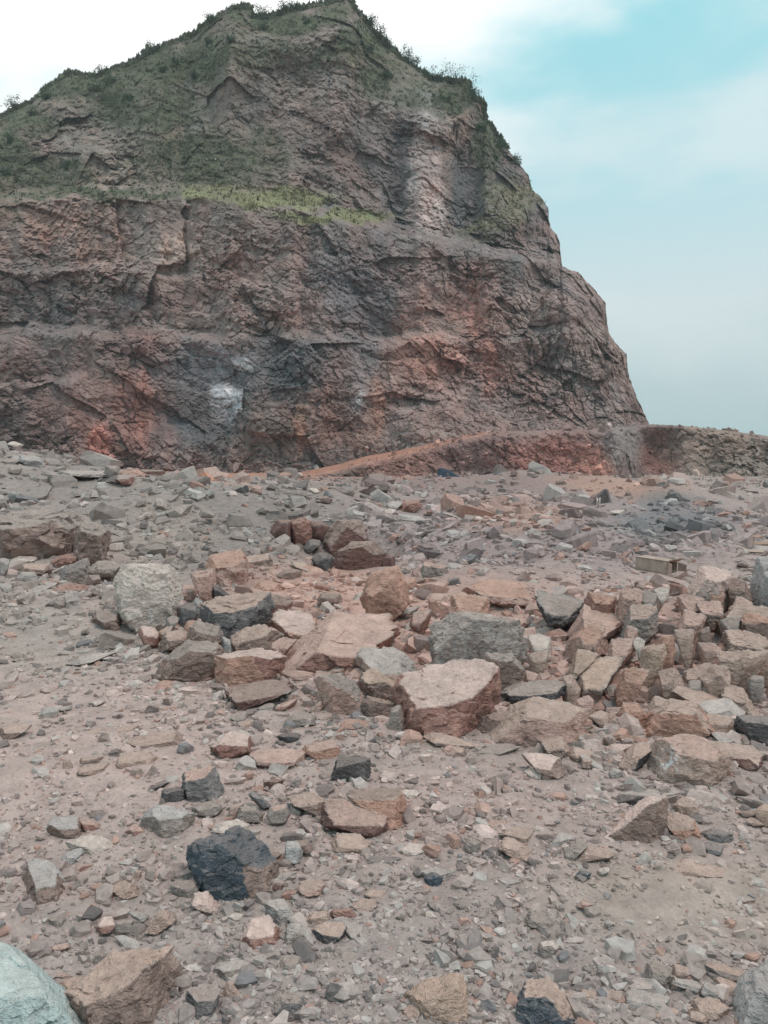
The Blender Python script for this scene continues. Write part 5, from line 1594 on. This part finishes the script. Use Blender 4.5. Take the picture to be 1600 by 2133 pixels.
SLOPE = [(sx_ + rs.uniform(-14, 14), sy_ + rs.uniform(-8, 8), rs.uniform(13, 22), 'low dark shrub on the grassy upper slope of the hill')
         for sx_, sy_ in ((60, 235), (105, 205), (150, 182), (190, 178), (240, 170), (285, 160), (330, 150), (370, 130), (410, 110), (440, 95), (30, 300), (70, 330), (15, 360), (120, 350), (360, 190), (400, 165),
                          (560, 60), (600, 55), (640, 48), (760, 110), (790, 140), (820, 165), (930, 200), (970, 225), (1000, 270), (1025, 320), (1050, 370), (480, 80), (270, 205), (310, 225))][::1]
SLOPE = sorted(SLOPE[::3] + SLOPE[1::3])
ORDN = ['leftmost'] + [w_ + ' from the left' for w_ in ('second', 'third', 'fourth', 'fifth', 'sixth', 'seventh', 'eighth', 'ninth', 'tenth', 'eleventh', 'twelfth', 'thirteenth', 'fourteenth',
        'fifteenth', 'sixteenth', 'seventeenth', 'eighteenth', 'nineteenth', 'twentieth')]
SLOPE = [(a_, b_, c_, f'low dark shrub on the upper hill slope, {ORDN[k_]}') for k_, (a_, b_, c_, _) in enumerate(SLOPE[:20])]
for bi, (bxp, byp, wpx, lab) in enumerate(BUSHES + SLOPE):
    r = np.random.default_rng(500 + bi)
    base_ = hill_at(bxp, byp + 5)
    rad_ = 0.62 * wpx * base_[1] / F
    root = add_object('bush', None, label=lab, category='bush', group='bushes along the hill skyline' if bi < len(BUSHES) else 'shrubs on the upper slope')
    root.location = base_ - np.array([0, 0, 0.3])
    sv, sf = [], []
    clumps = []
    for k in range(5):                                                # forked stems
        a = r.uniform(0, 2 * math.pi)
        tip = np.array([math.cos(a) * rad_ * 0.6, math.sin(a) * rad_ * 0.5, rad_ * r.uniform(0.6, 1.3)])
        clumps.append(tip)
        side = np.array([-math.sin(a), math.cos(a), 0]) * 0.05
        up_ = np.array([0, 0, 1.0]) * 0.05
        o0 = len(sv)
        for q_, w_ in ((np.zeros(3), 1.4), (tip * 0.5 + r.normal(0, 0.08, 3), 0.9), (tip, 0.3)):
            for c_ in (side, up_, -side, -up_):
                sv.append(q_ + c_ * w_)
        for s_ in range(2):
            for c_ in range(4):
                sf.append((o0 + s_ * 4 + c_, o0 + s_ * 4 + (c_ + 1) % 4, o0 + s_ * 4 + 4 + (c_ + 1) % 4, o0 + s_ * 4 + 4 + c_))
    add_object('stem', mesh_from('stem', np.array(sv), np.array(sf), True, np.tile(lin((92, 80, 68)), (len(sv), 1))), bark_mat, root)
    nl = int(420 + 8 * wpx)
    cl = np.array(clumps + [np.array([r.normal(0, 0.45) * rad_, r.normal(0, 0.4) * rad_, rad_ * r.uniform(0.15, 0.8)]) for _ in range(6)])
    cen = cl[r.integers(0, len(cl), nl)] + r.normal(0, 0.22, (nl, 3)) * rad_
    cen[:, 2] = np.maximum(cen[:, 2], 0.05)
    u_ = r.normal(size=(nl, 3))
    u_ /= np.linalg.norm(u_, axis=1)[:, None]
    w_ = np.cross(u_, r.normal(size=(nl, 3)))
    w_ /= np.linalg.norm(w_, axis=1)[:, None]
    ls = r.uniform(0.10, 0.24, nl)[:, None]
    lv = np.stack([cen - u_ * ls, cen + w_ * ls * 0.55, cen + u_ * ls, cen - w_ * ls * 0.55], 1).reshape(-1, 3)
    lc = lin((78, 92, 70)) * np.exp(r.normal(0, 0.3, nl))[:, None]
    add_object('foliage', mesh_from('foliage', lv, np.arange(nl * 4).reshape(-1, 4), False, np.repeat(lc, 4, axis=0)), leaf_mat, root)

# ------------------------------------------------------------------ discarded cartons and a tarpaulin
def plain_material(name, c, rough=0.85, mottle=0.25, scale=12.0):
    m = bpy.data.materials.new(name)
    m.use_nodes = True
    N, L = m.node_tree.nodes, m.node_tree.links
    b = N['Principled BSDF']
    b.inputs['Roughness'].default_value = rough
    b.inputs['Specular IOR Level'].default_value = 0.2
    tc, ns, mr, sc = N.new('ShaderNodeTexCoord'), N.new('ShaderNodeTexNoise'), N.new('ShaderNodeMapRange'), N.new('ShaderNodeVectorMath')
    ns.inputs['Scale'].default_value = scale
    ns.inputs['Detail'].default_value = 5
    L.new(tc.outputs['Object'], ns.inputs['Vector'])
    L.new(ns.outputs[0], mr.inputs['Value'])
    mr.inputs['From Min'].default_value, mr.inputs['From Max'].default_value = 0.3, 0.7
    mr.inputs['To Min'].default_value, mr.inputs['To Max'].default_value = 1 - mottle, 1 + mottle
    sc.operation = 'SCALE'
    sc.inputs[0].default_value = tuple(c)
    L.new(mr.outputs[0], sc.inputs['Scale'])
    L.new(sc.outputs[0], b.inputs['Base Color'])
    return m


card_mat = plain_material('dusty_cardboard', lin((176, 156, 142)))
card_dark = plain_material('brown_cardboard', lin((156, 130, 108)))


def panel(name, corners, thick, parent, mat):
    """thin bent-free sheet of board from four corners, given real thickness"""
    c = np.array(corners, float)
    n_ = np.cross(c[1] - c[0], c[3] - c[0])
    n_ = n_ / np.linalg.norm(n_) * thick / 2
    v = np.concatenate([c - n_, c + n_])
    f = np.array([(3, 2, 1, 0), (4, 5, 6, 7), (0, 1, 5, 4), (1, 2, 6, 5), (2, 3, 7, 6), (3, 0, 4, 7)])
    return add_object(name, mesh_from(name, v, f, False), mat, parent)


def carton(px, py, L_, W_, H_, yaw, label, mat, tilt=0.0, divider=False, flaps=True):
    """open carton lying on its side; its open end faces local +X"""
    _, pos = hit(px, py)
    root = add_object('carton', None, label=label, category='cardboard box', group='discarded cartons')
    root.location = pos + np.array([0, 0, 0.02])
    root.rotation_euler = (tilt, 0.04, yaw)
    a, b = L_ / 2, W_ / 2
    t = 0.008
    panel('bottom_panel', [(-a, -b, t), (a, -b, t), (a, b, t), (-a, b, t)], t, root, mat)
    panel('top_panel', [(-a, -b, H_), (a, -b, H_), (a, b, H_ - 0.02), (-a, b, H_ - 0.01)], t, root, mat)
    panel('side_panel', [(-a, -b + t, 2 * t), (a, -b + t, 2 * t), (a, -b + t, H_ - t), (-a, -b + t, H_ - t)], t, root, mat)
    panel('side_panel', [(-a, b - t, 2 * t), (a, b - t, 2 * t), (a, b - t, H_ - 0.03), (-a, b - t, H_ - 0.02)], t, root, mat)
    panel('end_panel', [(-a + t, -b + 2 * t, 2 * t), (-a + t, b - 2 * t, 2 * t), (-a + t, b - 2 * t, H_ - 0.03), (-a + t, -b + 2 * t, H_ - t)], t, root, mat)
    if divider:
        panel('divider', [(-a + 2 * t, 0, 2 * t), (a - 0.01, 0, 2 * t), (a - 0.01, 0, H_ - 0.02), (-a + 2 * t, 0, H_ - 0.02)], t, root, mat)
    if flaps:
        fl = 0.45 * W_
        panel('flap', [(a + t, -b, H_), (a + t, b, H_ - 0.02), (a + fl * 0.7, b, H_ + fl * 0.25), (a + fl * 0.7, -b, H_ + fl * 0.3)], t, root, mat)
        panel('flap', [(a + t, -b + t, 2 * t), (a + t, -b + t, H_ - t), (a + fl * 0.7, -b - fl * 0.5, H_ - 2 * t), (a + fl * 0.7, -b - fl * 0.5, 3 * t)], t, root, mat)
        panel('flap', [(a + t, b - t, 2 * t), (a + t, b - t, H_ - 0.03), (a + fl * 0.8, b + fl * 0.2, H_ - 0.05), (a + fl * 0.8, b + fl * 0.2, 3 * t)], t, root, mat)
    return root


carton(1366, 1194, 0.34, 0.24, 0.14, -0.8, 'open cardboard box lying on its side behind the rubble heap', card_mat)
carton(1576, 1168, 0.26, 0.40, 0.17, -1.62, 'open cardboard box facing forward with two dark compartments at right edge', card_mat, divider=True, flaps=False)
carton(1600, 1153, 0.55, 0.26, 0.20, 2.9, 'brown closed side of a cardboard box above the two-compartment box', card_dark, flaps=False)
carton(1556, 1137, 0.30, 0.22, 0.16, -0.5, 'small pale open box left of the brown box at right edge', card_mat, flaps=False)
carton(1079, 1211, 0.22, 0.17, 0.13, -1.15, 'small open box with a black mouth behind the rounded orange rock', card_mat, tilt=0.15, flaps=False)

tx, ty = np.meshgrid(np.linspace(-1, 1, 26), np.linspace(-1, 1, 12))
tz = (1.55 * (1 - smooth(-0.9, 0.5, tx)) * smooth(-1.02, -0.9, tx) + 0.35) * (1 - 0.6 * np.abs(ty) ** 3) + 0.15
tz = tz + 0.10 * perlin(tx * 5, ty * 4, 0.5)
tarp_v = np.stack([tx * 2.9, ty * 1.2, tz], -1).reshape(-1, 3)
gz0 = float(ground_base(np.array([8.2]), np.array([84.0]))[0])
tarp_mat = plain_material('blue_plastic', lin((52, 62, 74)), 0.8, 0.2, 3.0)
under = tarp_v.copy()
under[:, 2] = -0.4
tf_ = grid_faces(12, 26)
nt_ = len(tarp_v)
idx = np.arange(nt_).reshape(12, 26)
rim = np.concatenate([idx[0, :], idx[1:, -1], idx[-1, -2::-1], idx[-2:0:-1, 0]])
skirt = np.stack([rim, np.roll(rim, -1), np.roll(rim, -1) + nt_, rim + nt_], 1)
tarp = add_object('tarpaulin', mesh_from('tarpaulin', np.concatenate([tarp_v, under]), np.concatenate([tf_, tf_[:, ::-1] + nt_, skirt]), True), tarp_mat,
                  label='dark blue sheet-covered heap half hidden behind the far rubble mound', category='tarpaulin')
tarp.location = (8.6, 84.0, gz0 - 0.1)

# ------------------------------------------------------------------ the air
hz = bpy.data.materials.new('haze_air')
hz.use_nodes = True
hz.node_tree.nodes.clear()
ho = hz.node_tree.nodes.new('ShaderNodeOutputMaterial')
hv = hz.node_tree.nodes.new('ShaderNodeVolumePrincipled')
hv.inputs['Color'].default_value = (0.88, 0.93, 0.96, 1)
hv.inputs['Density'].default_value = 0.00036
hz.node_tree.links.new(hv.outputs[0], ho.inputs['Volume'])
hx0, hx1, hy0, hy1, hz0, hz1 = -2100, 2100, -2100, 2100, -12, 150
bv = np.array([(x, y, z) for z in (hz0, hz1) for y in (hy0, hy1) for x in (hx0, hx1)], float)
bf = np.array([(0, 2, 3, 1), (4, 5, 7, 6), (0, 1, 5, 4), (2, 6, 7, 3), (0, 4, 6, 2), (1, 3, 7, 5)])
add_object('haze', mesh_from('haze', bv, bf, False), hz, kind='stuff', label='thin pale haze filling the air of the quarry')
